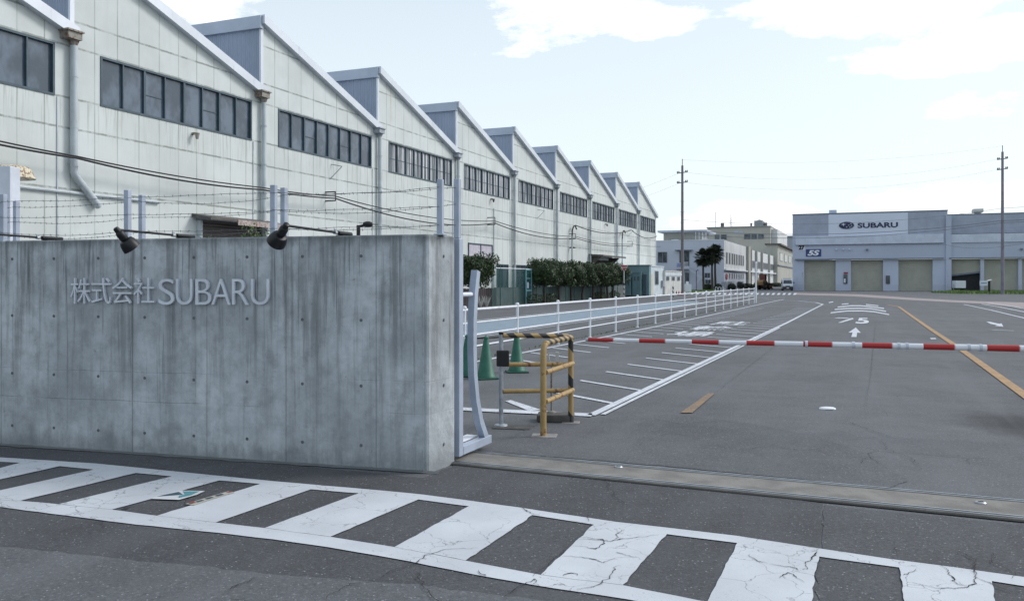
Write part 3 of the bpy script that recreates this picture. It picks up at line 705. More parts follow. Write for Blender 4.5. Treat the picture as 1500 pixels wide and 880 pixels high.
b.add([(x, y, WTOP - .012) for x, y in fp] + [(x + (.0 if x < -9 else -.012), y + (.012 if y < .1 else -.012), WTOP) for x, y in fp],
      [(i, (i + 1) % n, n + (i + 1) % n, n + i) for i in range(n)] + [tuple(range(n, 2 * n))])
b.build('wall_body', M['concrete'], wall)
# vertical fillet strip near the corner
b = MB(); xg = WP(620, 400)[0]; b.box(xg, xg + .012, -.006, .004, .01, WTOP - .02); b.build('corner_strip', M['concrete'], wall)
hole_c = [18, 79, 144, 212, 284, 362, 443, 529]
hole_r = [(376, 375), (456, 469), (536, 565), (617, 652)]
b0 = None
zs = [WP(529, y)[1] for y in (375, 469, 565, 652)]
for cx_ in hole_c:
    x = WP(cx_, 400)[0]
    for z in zs:
        b = MB(); b.lathe([(.014, -.001), (.014, .003)], (x, 0, z), 12, 0, Matrix.Rotation(R(90), 4, 'X')); b.build('tie_hole', M['tie'], wall)
for z in zs:
    v = Vector((.05, .22, z)); b = MB(); b.lathe([(.014, -.002), (.014, .003)], (.0535, .236, z), 12, 0, Matrix.Rotation(R(90), 4, 'Y') @ Matrix.Rotation(0, 4, 'X')); b.build('tie_hole', M['tie'], wall)
for k, ch in enumerate('\u682a\u5f0f\u4f1a\u793e'):
    x0, x1 = ((107, 136), (137.5, 166), (167.5, 197), (199, 229.5))[k]
    t_ = text_mb(ch, WP(x0, 400)[0], WP(x1, 400)[0], WP(x0, 444.5)[1], WP(x0, 407)[1], .022, bold=-.004)
    t_.xf(Matrix.Translation((0, -.012, 0))); t_.build('letter', M['letter'], wall)
for k, ch in enumerate('SUBARU'):
    x0, x1 = ((235.5, 258.5), (261, 285), (289.5, 312.5), (313, 340.5), (343, 367), (370.5, 397))[k]
    ov = .9 if ch in 'SU' else 0
    t_ = text_mb(ch, WP(x0, 400)[0], WP(x1, 400)[0], WP(x0, 446)[1], WP(x0, 408.5)[1], .022, bold=-.010)
    t_.xf(Matrix.Translation((0, -.012, 0))); t_.build('letter', M['letter'], wall)

b = MB(); k_ = 0
for k_ in range(190):       # dark ragged line where the wall meets the asphalt
    x_ = -9.4 + k_ * .05; w0_ = .02 + .05 * abs(noise.noise((x_ * 3, 0, 4))) + .03 * abs(noise.noise((x_ * 11, 0, 8))); w1_ = .02 + .05 * abs(noise.noise(((x_ + .05) * 3, 0, 4))) + .03 * abs(noise.noise(((x_ + .05) * 11, 0, 8)))
    b.poly([(x_, -w0_, .008), (x_ + .05, -w1_, .008), (x_ + .05, -.002, .022), (x_, -.002, .022)])
b.build('wall_foot_line', M['tie'], wall)
# barbed wire on the wall
def strand(b, p, q, sag=.0, r=.0022):
    p = Vector(p); q = Vector(q); n = 16; pts = []
    for i in range(n + 1):
        t = i / n; v = p.lerp(q, t); v.z -= sag * 4 * t * (1 - t); v += Vector((0, noise.noise((v.x * 2, v.z * 9, 0)) * .012, noise.noise((v.x * 3, v.z * 9, 5)) * .01)); pts.append(v)
    b.tube(pts, r, 5)
    L = (q - p).length; m_ = int(L / .085)
    for i in range(1, m_):
        t = i / m_; v = p.lerp(q, t); v.z -= sag * 4 * t * (1 - t)
        for a in (0.6, 2.1):
            d = Vector((math.cos(a) * .004, random.uniform(-.012, .012), math.sin(a) * .014 * random.choice((1, -1)))); b.tube([v - d, v + d], .0016, 3)
fence = thing('barbed_wire_fence', 'grey steel posts with three barbed wire strands along the top of the concrete wall', 'barbed wire', (0, 0, 0))
fence.location = C0; fence.rotation_euler = (0, 0, WR)
posts = [-9.3 + .0] + [WP(p_, 400, .2)[0] for p_ in (5, 187, 401, 645)]
for x in posts:
    b = MB(); b.box(x - .025, x + .025, .175, .225, WTOP, 2.462); b.box(x - .045, x + .045, .15, .25, WTOP, WTOP + .012); b.build('post', M['post_paint'], fence, bevel=.004)
for zi, z in enumerate((2.07, 2.23, 2.39)):
    b = MB()
    for i in range(len(posts) - 1): strand(b, (posts[i], .17, z), (posts[i + 1], .17, z + random.uniform(-.01, .01)), random.uniform(0, .03))
    b.build('wire_strand', M['wire'], fence)

# ================================================================== SLIDING GATE behind the wall
gx, gy = -.48, 7.5
go = toS(Vector((gx, gy, 0)))
gate = thing('sliding_gate', 'pale grey steel sliding gate parked behind the wall, its curved tail brace showing', 'gate', tuple(go), TH)
a0, s0 = go.x, go.y
b = MB(); b.box(a0 - .045, a0 + .035, s0 - .04, s0 + .04, .05, 1.97); b.build('end_post', M['gate_paint'], gate, bevel=.004)
b = MB(); b.box(a0 - 6, a0 - .05, s0 - .03, s0 + .03, .08, .2); b.box(a0 - 6, a0 - .05, s0 - .025, s0 + .025, 1.8, 1.86)
for k in range(46): b.box(a0 - .18 - k * .125, a0 - .155 - k * .125, s0 - .012, s0 + .012, .2, 1.8)
b.build('gate_frame', M['gate_paint'], gate)
b = MB(); b.beam((a0 - .0, s0 + .042, .09), (a0 - .0, s0 + .66, .09), .075, .075); b.build('tail_foot', M['gate_paint'], gate, bevel=.004)
b = MB(); b.box(a0 - .16, a0 - .05, s0 + .05, s0 + .52, .13, .142); b.build('foot_plate', M['white_rail'], gate)
curve = [(.37, 1.69), (.325, 1.50), (.295, 1.25), (.29, .98), (.305, .74), (.355, .50), (.44, .29), (.53, .16), (.60, .07)]
b = MB()
for i in range(len(curve)):
    d, z = curve[i]; p = Vector(curve[max(i - 1, 0)]); q = Vector(curve[min(i + 1, len(curve) - 1)]); t = (q - p).normalized(); nn = Vector((-t.y, t.x)) * .036
    for sx in (-.028, .034):
        b.v.append(Vector((a0 + sx, s0 + d + nn.x, z + nn.y))); b.v.append(Vector((a0 + sx, s0 + d - nn.x, z - nn.y)))
for i in range(len(curve) - 1):
    k = i * 4
    for f_ in ((0, 1, 5, 4), (2, 6, 7, 3), (0, 4, 6, 2), (1, 3, 7, 5)): b.f.append([k + j for j in f_]); b.m.append(0)
b.f.append([0, 2, 3, 1]); b.m.append(0); e = (len(curve) - 1) * 4; b.f.append([e, e + 1, e + 3, e + 2]); b.m.append(0)
b.build('curved_brace', M['gate_paint'], gate, smooth=True)
b = MB(); b.tube([(a0, s0 + .04, 1.475), (a0, s0 + .28, 1.475)], .02, 12); b.build('spacer_pipe', M['white_rail'], gate, smooth=True)
gp = []
for p_ in (24, 208, 416, 670):
    t = (p_ - CX) / F; Y = s0 / (SU * t + CU); gp.append((CU * t - SU) * Y)
for x in [gp[0] - 2.2] + gp:
    b = MB(); b.box(x - .026, x + .026, s0 - .026, s0 + .026, 1.975 if x == gp[-1] else 1.86, 2.5); b.build('wire_post', M['post_paint'], gate, bevel=.004)
for z in (2.1, 2.27, 2.43):
    b = MB()
    for i in range(3): strand(b, (gp[i], s0 - .03, z), (gp[i + 1], s0 - .03, z + random.uniform(-.01, .01)), random.uniform(.0, .05))
    strand(b, (gp[0] - 2.2, s0 - .03, z), (gp[0], s0 - .03, z), .03)
    b.build('wire_strand', M['wire'], gate)

# ================================================================== FLOODLIGHTS on the wall
def flood(arm, label, px_base, tilt_x, tilt_y):
    x, _ = WP(px_base, 345, .2)
    og = C0 + wx * x + wy * .2; og.z = WTOP
    t = thing('floodlight', label, 'floodlight', (0, 0, 0), 0, 'black floodlights along the top of the sign wall'); t.location = og; t.rotation_euler = (0, 0, WR)
    zz = .03
    b = MB(); b.tube([(0, .10, zz), (0, -arm, zz + .01)], .0105, 10); b.build('arm', M['black'], t, smooth=True)
    b = MB(); b.tube([(0, .16, zz), (0, -.09, zz)], .019, 12); b.box(-.035, .035, -.06, .12, 0, .012); b.build('arm_socket', M['black'], t, smooth=True)
    b = MB(); b.tube([(0, -.12, zz), (0, -.155, zz)], .0165, 12); b.box(-.007, .007, -.15, -.125, zz, zz + .028); b.build('clamp', M['galv'], t, smooth=True)
    # head: knuckle, neck and bell
    Mx = Matrix.Translation((0, -arm, zz + .01)) @ Matrix.Rotation(tilt_y, 4, 'Y') @ Matrix.Rotation(tilt_x, 4, 'X') @ Matrix.Rotation(math.pi, 4, 'X') @ Matrix.Scale(1.04, 4)
    b = MB(); b.lathe([(.012, -.02), (.022, -.015), (.024, .0), (.024, .02), (.03, .025), (.034, .04), (.034, .09), (.03, .1)], (0, 0, 0), 18, 0); b.xf(Mx); h = b.build('neck', M['black'], t, smooth=True)
    b = MB(); b.lathe([(.03, .1), (.052, .108), (.064, .13), (.072, .165), (.074, .19), (.068, .192), (.066, .18)], (0, 0, 0), 24, 0); b.xf(Mx); h = b.build('lamp_housing', M['black'], t, smooth=True)
    b2 = MB(); b2.lathe([(.064, .176), (.064, .181)], (0, 0, 0), 24); b2.xf(Mx); b2.build('lens', M['lens'], h)
    return t
flood(.86, 'black floodlight at the left edge of the wall, only its arm and clamp in view', 72, R(38), 0)
flood(.86, 'black floodlight hanging over the first Japanese characters of the wall lettering', 268, R(34), R(-22))
flood(.95, 'black floodlight hanging over the last letter of the wall lettering', 502, R(22), R(46))

# ================================================================== YELLOW GUARD FRAME, barrier arm
P0 = Vector((-.12, 9.30, 0)); P1 = Vector((.322, 8.69, 0)); P2 = Vector((.662, 9.54, 0))
ang = math.atan2(P2.y - P0.y, P2.x - P0.x)
guard = thing('guard_frame', 'yellow pipe guard frame with black stripes beside the barrier', 'guard rail', tuple(P2))
gl = MB
def post_tube(p, z1, r, name, mat, z0=0):
    b = MB(); b.tube([(p.x, p.y, z0), (p.x, p.y, z1)], r, 16); return b.build(name, mat, guard, smooth=True)
r_ = .032
b = MB()
e1 = (P2 - P1).normalized()
b.tube([P1 + Vector((0, 0, 0)), P1 + Vector((0, 0, .86)), P1 + e1 * .02 + Vector((0, 0, .915)), P1 + e1 * .06 + Vector((0, 0, .945))], r_, 16); b.build('post', M['yellow'], guard, smooth=True)
b = MB(); b.tube([P1 + e1 * .062 + Vector((0, 0, .946)), P1 + e1 * .1 + Vector((0, 0, .955)), P2 + Vector((0, 0, .962))], r_ * .98, 16)
b.build('top_rail', M['yellow_y'], guard, smooth=True)
post_tube(P2, .935, r_ * .93, 'post', M['yellow_z'])
b = MB(); b.tube([P0 + Vector((.02, 0, 1.0)), P2 + Vector((-.03, 0, .975))], r_ * .85, 16); b.build('top_rail', M['yellow_x'], guard, smooth=True)
for z in (.68, .385):
    b = MB(); b.tube([P0 + Vector((.02, 0, z)), P2 + Vector((-.02, 0, z - .02))], r_ * .78, 16); b.build('rail', M['yellow'], guard, smooth=True)
for z in (.66, .36):
    b = MB(); b.tube([P1 + e1 * .015 + Vector((.02, -.02, z)), P2 + Vector((.02, -.03, z + .012))], r_ * .82, 16); b.build('rail', M['yellow'], guard, smooth=True)
post_tube(P0, 1.01, .0245, 'grey_post', M['galv'])
b = MB(); b.tube([P0 + Vector((0, 0, 1.01)), P0 + Vector((0, 0, 1.035))], .027, 14); b.build('post_cap', M['black'], guard, smooth=True)
b = MB(); b.box(P0.x - .05, P0.x + .09, P0.y - .075, P0.y - .028, .665, .84); b.build('rubber_buffer', M['rubber'], guard, bevel=.012)
b = MB(); b.lathe([(.075, 0), (.07, .012), (.03, .02)], (P0.x, P0.y, .01), 16); b.build('base_flange', M['galv'], guard, smooth=True)
def slab(cx_, cy_, w_, d_, h_, ang_, mat, name='footing'):
    b = MB(); b.box(-w_ / 2, w_ / 2, -d_ / 2, d_ / 2, 0, h_); 
    for i, v in enumerate(b.v): b.v[i] = Matrix.Rotation(ang_, 3, 'Z') @ v + Vector((cx_, cy_, 0)); 
    return b.build(name, mat, guard, bevel=.012)
slab(P1.x + .01, P1.y + .02, .26, .2, .012, R(-8), M['conc_foot'])
slab(P2.x + .0, P2.y + .0, .2, .16, .010, R(-8), M['conc_foot'])
slab(P0.x + .13, P0.y - .07, .42, .26, .010, R(-12), M['conc_block'])
hold = thing('barrier_rest', 'rusty thin post with a metal fork on a dark concrete block behind the yellow frame', 'post', (.454, 9.72, 0))
b = MB()
b.box(-.21, .21, -.13, .13, 0, .085)
b.v = [Matrix.Rotation(R(-6), 3, 'Z') @ v + Vector((.50, 9.66, .002)) for v in b.v]; b.build('concrete_block', M['conc_block'], hold, bevel=.015)
b = MB(); b.tube([(.454, 9.72, .08), (.454, 9.72, .62)], .013, 12); b.lathe([(.05, .085), (.045, .1), (.02, .11)], (.454, 9.72, 0), 14); b.build('post', M['hopper_rust'], hold, smooth=True)
b = MB(); 
b.tube([(.418, 9.72, .765), (.425, 9.72, .70), (.44, 9.72, .655), (.47, 9.72, .64), (.505, 9.72, .665), (.522, 9.72, .72), (.532, 9.72, .765)], .009, 8)
b.box(.50, .535, 9.70, 9.74, .66, .78); b.box(.42, .56, 9.705, 9.715, .755, .772); b.build('fork', M['hut_cream'], hold, smooth=True)

bA = PY(862, 497.3, 10.0); bB = PY(1500, 511.0, 8.68); bd = (bB - bA); bd.z = 0; bl = bd.length; bd.normalize(); ba = math.atan2(bd.y, bd.x)
bar = thing('boom_barrier', 'long horizontal boom barrier with red and white bands across the driveway', 'barrier', tuple(bA)); bar.rotation_euler = (0, 0, ba)
OFF[bar.name] = ((0, 0, 0), 0)
b = MB(); b.tube([(0.0, 0, 0), (4.5, 0, 0), (7.2, 0, -.01)], [.022, .034, .04], 18); b.build('boom', M['barrier'], bar, smooth=True)
b = MB(); b.tube([(-.03, 0, 0), (-.002, 0, 0)], .023, 14); b.build('end_cap', M['galv'], bar, smooth=True)
for k, x in enumerate((2.42, 2.9, 3.35, 3.43, 4.02, 4.13)):
    b = MB(); b.tube([(x, 0, 0), (x + .028, 0, 0)], .0365 + .001, 16); b.build('band', M['silver'], bar, smooth=True)
cab = thing('barrier_cabinet', 'barrier machine cabinet off to the right of the driveway', 'barrier machine', (0, 0, 0)); cab.location = bA + bd * 7.2; cab.location.z = 0; cab.rotation_euler = (0, 0, ba)
b = MB(); b.box(-.05, .35, -.2, .2, 0, 1.15); b.build('cabinet_body', M['yellow'], cab, bevel=.02)
b = MB(); b.box(-.08, .38, -.23, .23, 1.152, 1.19); b.build('cabinet_lid', M['white_rail'], cab, bevel=.01)

# ================================================================== CONES and bars
def make_cone(p, label):
    t = thing('traffic_cone', label, 'traffic cone', (0, 0, 0), 0, 'green traffic cones behind the gate'); t.location = (p[0], p[1], 0); t.rotation_euler = (0, 0, .4)
    b = MB(); b.box(-.19, .19, -.19, .19, 0, .03); b.build('base', M['cone_base'], t, bevel=.015)
    b = MB(); b.lathe([(.155, .031), (.15, .05), (.14, .06), (.045, .62), (.034, .645), (.034, .655), (.045, .66), (.045, .672), (.03, .69), (.018, .70)], (0, 0, 0), 28); b.build('cone_body', M['cone'], t, smooth=True)
    return t
cp = [G(684.5, 551), G(712, 554.5), G(757, 545)]
cone = make_cone(cp[1], 'green traffic cone standing clear between the gate brace and the grey post')
dup(cone, (*cp[0], 0), 1.1, 'green traffic cone half hidden behind the gate end')
dup(cone, (*cp[2], 0), .15, 'green traffic cone seen through the yellow guard frame')
for (p, q, z, lab, m_) in ((cp[0], cp[1], .66, 'thin black bar linking the cones at the gate end', 'black'), (cp[0], cp[2], .635, 'black and yellow cone bar passing behind the middle cone', 'cone_bar'), (cp[1], cp[2], .665, 'dark cone bar from the middle cone to the cone behind the frame', 'black')):
    d = Vector((q[0] - p[0], q[1] - p[1], 0)); L = d.length
    o = MB().tube([(0, 0, z), (L * .5, 0, z - .01), (L, 0, z)], .014, 10).build('cone_bar', M[m_], smooth=True); o.location = (p[0], p[1] + .03, 0); o.rotation_euler = (0, 0, math.atan2(d.y, d.x))
    tag(o, lab, 'cone bar')

# small caps on the track, stud on the road, stickers on the crossing
for (x_, y_, lab) in ((906, 687, 'small round metal cap on the gate track near the gate'), (1436.5, 740, 'small round metal cap on the gate track at the right')):
    p = G(x_, y_); t = thing('metal_cap', lab, 'metal cap', (p[0], p[1], .018), 0, 'metal caps on the gate track')
    b = MB(); b.lathe([(.038, .018), (.038, .022), (.032, .028), (.022, .029)], (p[0], p[1], 0), 24); b.build('cap_body', M['steel'], t, smooth=True)
    b = MB(); b.box(p[0] - .018, p[0] + .018, p[1] - .006, p[1] + .006, .0292, .032); b.build('slot', M['black'], t)
p = G(1212, 599); t = thing('road_stud', 'white plastic reflector stud on the driveway asphalt', 'road stud', (p[0], p[1], 0))
b = MB(); b.lathe([(.105, 0), (.1, .012), (.08, .022), (.05, .026)], (p[0], p[1], .002), 28); 
for i, v in enumerate(b.v): b.v[i] = Vector((v.x, p[1] + (v.y - p[1]) * .7, v.z))
b.build('stud_body', M['stud'], t, smooth=True)
b = MB(); b.box(p[0] - .05, p[0] + .05, p[1] - .079, p[1] - .066, .006, .014); b.build('reflector', M['silver'], t)
p = G(906, 687)
def flat(name, polys, label, cat):
    t = thing(name, label, cat, (*px(polys[0][1][0])[0], 0))
    for i, (m_, pp) in enumerate(polys):
        b = MB(); b.prism([(x, y, .0145 + i * .0012) for x, y in px(*pp)], (0, 0, .001)); b.build('print' if i else 'backing', M[m_], t)
    return t
flat('pavement_sticker', [('sticker_white', [(222, 733), (232, 728), (262, 721), (300, 721.5), (288, 727), (262, 734.5)]), ('sticker_dark', [(230, 730), (240, 727.4), (262, 723), (268, 727), (258, 728)]), ('sticker_teal', [(268, 722.5), (292, 722.5), (280, 728), (262, 732), (262, 729), (271, 727)])],
     'torn teal and white sticker stuck on the crosswalk paint', 'sticker')
flat('pavement_sticker', [('sticker_tan', [(272, 740.5), (300, 732), (334, 722), (344, 723.5), (312, 733), (284, 742.5)]), ('red_plastic', [(331, 723.4), (336, 722.6), (340, 723.4), (335, 724.4)]), ('sticker_dark', [(286, 737.6), (295, 735), (299, 735.8), (290, 738.6)]), ('sticker_dark', [(300, 733.4), (309, 730.8), (313, 731.5), (304, 734.2)]), ('sticker_dark', [(315, 729), (324, 726.4), (328, 727.2), (319, 729.8)]), ('red_plastic', [(276, 740), (283, 737.8), (287, 738.8), (280, 741)])],
     'narrow tan strip of torn sticker beside the teal one', 'sticker')

# ================================================================== WHITE RAILING
rl = thing('white_railing', 'white painted pipe railing with four rails along the cycle path', 'railing', (-7.1, 16, 0), TH)
s_list = []
for p_ in (600, 640, 680.5, 719, 757.8, 817.3 - 0.0, 864.3, 901.8, 933.8, 960, 983, 1002.8, 1019.6, 1034.6, 1047.6, 1059.6, 1070.4, 1080, 1089, 1097, 1104.8):
    if p_ == 719: continue
    s_list.append(PA(p_, 411, 7.1)[0])
for s in s_list:
    b = MB(); b.lathe([(.05, 0), (.05, .012), (.03, .02), (.03, 1.06), (.042, 1.065), (.042, 1.09), (.03, 1.105), (.012, 1.112)], (-7.1, s, 0), 12); b.build('post', M['white_rail'], rl, smooth=True)
for z, r in ((1.03, .024), (.77, .017), (.53, .017), (.30, .017)):
    b = MB(); b.tube([(-7.1, s_list[0] - .3, z), (-7.1, s_list[-1] + .1, z)], r, 10); b.build('rail', M['white_rail'], rl, smooth=True)
v = W(-7.0, s_list[-1] + .2)
tp = thing('slim_pole', 'slim white pole at the far end of the white railing', 'pole', (v.x, v.y, 0))
b = MB(); b.tube([(v.x, v.y, 0), (v.x, v.y, EYE + 26 * v.y / F)], .06, 8); b.build('shaft', M['white_rail'], tp, smooth=True)
b = MB(); b.lathe([(.09, 0), (.09, .02), (.05, .1)], (v.x, v.y, EYE + 26 * v.y / F - .02), 8); b.build('top_cap', M['white_rail'], tp)

# ================================================================== SAWTOOTH FACTORY
D = 23.0; P_ = 9.124; S0 = 28.43; ZE = 9.46; ZP = 12.43; BACK = -85.0
M['factory_wall'] = panel_wall('factory_cladding', S0 % .9124, .9124, ((2.6, .7), (4.47, 1), (6.38, .9), (7.33, .9), (8.96, .8), (9.78, .9), (11.35, .8)), (.665, .705, .695))
fac_ = thing('sawtooth_factory', 'long pale factory hall with sawtooth roof and strip windows running away on the left', 'factory', (0, 0, 0), TH)
def sn(n): return S0 + n * P_
N0, N1 = -3, 8
zw0, zw1 = 7.3, 8.93
b = MB()
for n_ in range(N0, N1):
    a, c = sn(n_), sn(n_ + 1); w0, w1 = a + 1.13, c - .57
    zr = lambda s: ZP + (ZE - ZP) * (s - a) / P_
    X = -D
    b.poly([(X, a, 0), (X, c, 0), (X, c, zw0), (X, a, zw0)])
    b.poly([(X, a, zw0), (X, w0, zw0), (X, w0, zw1), (X, a, zw1)])
    b.poly([(X, w1, zw0), (X, c, zw0), (X, c, zw1), (X, w1, zw1)])
    b.poly([(X, a, zw1), (X, w0, zw1), (X, w1, zw1), (X, c, zw1), (X, c, ZE), (X, a, ZP)])
    for q in ([(w0, zw0), (w1, zw0)], [(w1, zw0), (w1, zw1)], [(w1, zw1), (w0, zw1)], [(w0, zw1), (w0, zw0)]):
        b.poly([(X, *q[0]), (X, *q[1]), (X - .25, *q[1]), (X - .25, *q[0])])
e = sn(N1); b.poly([(-D, e, 0), (BACK, e, 0), (BACK, e, ZE), (-D, e, ZE)]); e = sn(N0); b.poly([(-D, e, 0), (BACK, e, 0), (BACK, e, ZP), (-D, e, ZP)])
b.build('wall', M['factory_wall'], fac_)
b = MB(); b.box(-D - .6, -D - .55, sn(N0), sn(N1), 7, 9.2); b.build('inner_screen', M['interior'], fac_)
for n_ in range(N0, N1):
    a, c = sn(n_), sn(n_ + 1)
    b = MB(); b.poly([(-D + .1, a - .1, ZP + .06), (BACK, a - .1, ZP + .06), (BACK, c, ZE + .06), (-D + .1, c, ZE + .06)]); b.poly([(-D + .1, a - .1, ZP - .06), (-D + .1, c, ZE - .06), (BACK, c, ZE - .06), (BACK, a - .1, ZP - .06)])
    b.build('roof', M['metal_roof'], fac_)
    b = MB(); b.poly([(-D + .02, a - .02, ZE - .3), (BACK, a - .02, ZE - .3), (BACK, a - .02, ZP - .35), (-D + .02, a - .02, ZP - .35)]); b.build('north_face', M['corr'], fac_)
    b = MB(); b.box(BACK, -D + .12, a - .16, a + .03, ZP - .42, ZP + .1); b.build('ridge_cap', M['metal_roof'], fac_)
    sl = (ZE - ZP) / P_
    b = MB(); q0 = (a - .05, ZP + .14); q1 = (c + .15, ZE + .14 + sl * .15)
    b.prism([(-D - .05, q0[0], q0[1]), (-D - .05, q1[0], q1[1]), (-D - .05, q1[0], q1[1] - .36), (-D - .05, q0[0], q0[1] - .36)], (.3, 0, 0)); b.build('verge_trim', M['fascia'], fac_)
    # corner trim at the step
    b = MB(); b.box(-D - .03, -D + .06, a - .06, a + .1, ZE - .2, ZP - .25); b.build('step_trim', M['fascia'], fac_)
    # hopper and downpipe
    rusty = n_ in (-1, 0)
    b = MB(); b.box(-D - .2, -D + .38, a - .38, a + .12, ZE - .34, ZE - .12); b.box(-D - .25, -D + .44, a - .44, a + .16, ZE - .12, ZE - .07); b.lathe([(.1, ZE - .5), (.16, ZE - .341)], (-D + .16, a, 0), 10)
    hp = b.build('hopper', M['hopper_rust' if rusty else 'hopper'], fac_)
    b = MB()
    if n_ == -1: b.tube([(-D + .16, a, ZE - .5), (-D + .16, a, 5.12), (-D + .16, a, 5.0), (-D + .16, a + .05, 4.93), (-D + .16, a + .14, 4.8), (-D + .16, a + .95, 4.0)], .115, 12)
    else: b.tube([(-D + .16, a, ZE - .5), (-D + .16, a, 0)], .10, 12)
    dp = b.build('downpipe', M['pipe'], fac_, smooth=True)
    b = MB()
    for z in (8, 6.4, 5.2, 3, 1.2):
        if n_ == -1 and z < 5: continue
        b.lathe([(.125, -.03), (.125, .03)], (-D + .16, a, z), 12)
    b.build('pipe_brackets', M['pipe'], dp, smooth=True)
    # window band: frame, mullions, panes
    w0, w1 = a + 1.13, c - .57; xf = -D - .02
    fr = MB(); fr.box(xf - .1, xf + .05, w0, w1, zw0, zw0 + .07); fr.box(xf - .1, xf + .05, w0, w1, zw1 - .07, zw1); fr.box(xf - .1, xf + .05, w0, w0 + .07, zw0 + .07, zw1 - .07); fr.box(xf - .1, xf + .05, w1 - .07, w1, zw0 + .07, zw1 - .07)
    np_ = 8
    for k in range(1, np_):
        y = w0 + (w1 - w0) * k / np_; t_ = .042 if k % 2 == 0 else .024; fr.box(xf - .09, xf + .035, y - t_, y + t_, zw0 + .07, zw1 - .07)
    zm = (zw0 + zw1) / 2 - .05
    for k in range(np_):
        ya = w0 + (w1 - w0) * k / np_ + .06; yb = w0 + (w1 - w0) * (k + 1) / np_ - .06
        if n_ > 0 or k in (2, 5): fr.box(xf - .075, xf - .03, ya, yb, zm - .012, zm + .012)
        if n_ > 0: fr.box(xf - .074, xf - .031, (ya + yb) / 2 - .012, (ya + yb) / 2 + .012, zw0 + .07, zw1 - .07)
    wf = fr.build('window', M['win_frame'], fac_)
    g_ = MB(); g_.poly([(xf - .055, w0 + .05, zw0 + .05), (xf - .055, w1 - .05, zw0 + .05), (xf - .055, w1 - .05, zw1 - .05), (xf - .055, w0 + .05, zw1 - .05)])
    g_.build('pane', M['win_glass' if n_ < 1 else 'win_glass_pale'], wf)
    # things glimpsed behind the glass are part of the pane's pattern; small brackets below each window
    if n_ in (0, 3, 6):
        b = MB(); yb = (w0 + w1) / 2 + .3; b.tube([(-D, yb - .1, zw0 - .25), (-D + .5, yb + .05, zw0 - .35)], .022, 6); b.tube([(-D, yb - .2, zw0 - .95), (-D + .5, yb + .05, zw0 - .36)], .022, 6); b.build('bracket', M['hopper'], fac_)
    if n_ in (-1, 2, 5):
        b = MB(); yb = w0 + (w1 - w0) * .55; b.box(-D, -D + .18, yb, yb + .1, zw0 - .28, zw0 - .2); b.lathe([(.05, 0), (.09, .22)], (-D + .22, yb + .05, zw0 - .45), 10); b.build('wall_lamp', M['hopper_rust' if n_ == -1 else 'canopy'], fac_)
    # seam pipe beside the downpipe
    b = MB(); b.box(-D, -D + .03, c - .5, c - .46, 0, zw0 - .02); b.build('conduit', M['pipe'], fac_)
# shutters, canopies, ground floor openings
def canopy(px0, px1, py0, D_=D, dpt=.9, lab=None):
    s_a, z = PA(px0, py0, D_); s_b, _ = PA(px1, py0, D_); return s_a, s_b, z
sa, sb = PA(291, 300, D)[0], PA(384, 300, D)[0]; zc = PA(291, 318, D)[1]
b = MB(); b.box(-D + .004, -D + .03, sa, sb, 0, zc - .1); b.build('roller_shutter', M['shutter'], fac_)
b = MB(); b.prism([(-D + .001, sa - .35, zc + .12), (-D + .9, sa - .35, zc - .05), (-D + .9, sa - .35, zc - .13), (-D + .001, sa - .35, zc - .02)], (0, sb - sa + .7, 0)); cn = b.build('canopy', M['canopy'], fac_)
b = MB(); b.box(-D + .903, -D + .93, sa + 1.1, sb + .35, zc - .26, zc - .05); b.build('canopy_fascia', M['canopy_face'], cn)
for q_ in ((sa - .12, sa - .002), (sb + .002, sb + .12)): MB().box(-D + .001, -D + .2, *q_, 0, zc - .12).build('shutter_jamb', M['pipe'], fac_)
sa, sb = PA(862, 378, D)[0], PA(897, 378, D)[0]; zc = PA(865, 372, D)[1]
b = MB(); b.prism([(-D, sa, zc), (-D + 1.4, sa, zc - .1), (-D + 1.4, sa, zc - .25), (-D, sa, zc - .12)], (0, sb - sa, 0)); cn = b.build('canopy', M['canopy'], fac_)
for q_ in (sa + .4, sb - 1.4): MB().prism([(-D, q_, zc - .2), (-D + 1.1, q_, zc - .25), (-D, q_, zc - 1.3)], (0, .08, 0)).build('canopy_bracket', M['canopy'], cn)
b = MB(); b.box(-D + .004, -D + .02, sa + 1, sb - 1, 0, zc - .5); b.build('door', M['interior'], fac_)
for (x0, x1, y0, m_) in ((728, 743, 388, 'dark_glass'), (755.5, 780, 389, 'dark_glass'), (786, 800, 392, 'dark_glass'), (820, 838, 395, 'dark_glass')):
    a_, z_ = PA(x0, y0, D); c_ = PA(x1, y0, D)[0]
    fr = MB(); fr.box(-D + .002, -D + .08, a_ - .06, a_, .2, z_ + .06); fr.box(-D + .002, -D + .08, c_, c_ + .06, .2, z_ + .06); fr.box(-D + .002, -D + .08, a_, c_, z_, z_ + .06); fr.box(-D + .003, -D + .07, (a_ + c_) / 2 - .04, (a_ + c_) / 2 + .04, .2, z_ - .002)
    wf = fr.build('ground_window', M['win_frame'], fac_)
    MB().poly([(-D + .02, a_, .2), (-D + .02, c_, .2), (-D + .02, c_, z_), (-D + .02, a_, z_)]).build('pane', M[m_], wf)
a_, z1_ = PA(686, 357, D); c_, _ = PA(720, 357, D); z0_ = PA(686, 412, D)[1]
fr = MB(); fr.box(-D + .002, -D + .07, a_ - .05, c_ + .05, z1_, z1_ + .07); fr.box(-D + .002, -D + .07, a_ - .05, a_, z0_, z1_); fr.box(-D + .002, -D + .07, c_, c_ + .05, z0_, z1_); fr.box(-D + .002, -D + .07, (a_ + c_) / 2 - .03, (a_ + c_) / 2 + .03, z0_, z1_)
wf = fr.build('boarded_window', M['win_frame'], fac_); MB().poly([(-D + .02, a_, z0_), (-D + .02, c_, z0_), (-D + .02, c_, z1_), (-D + .02, a_, z1_)]).build('pane', M['pink_board'], wf)
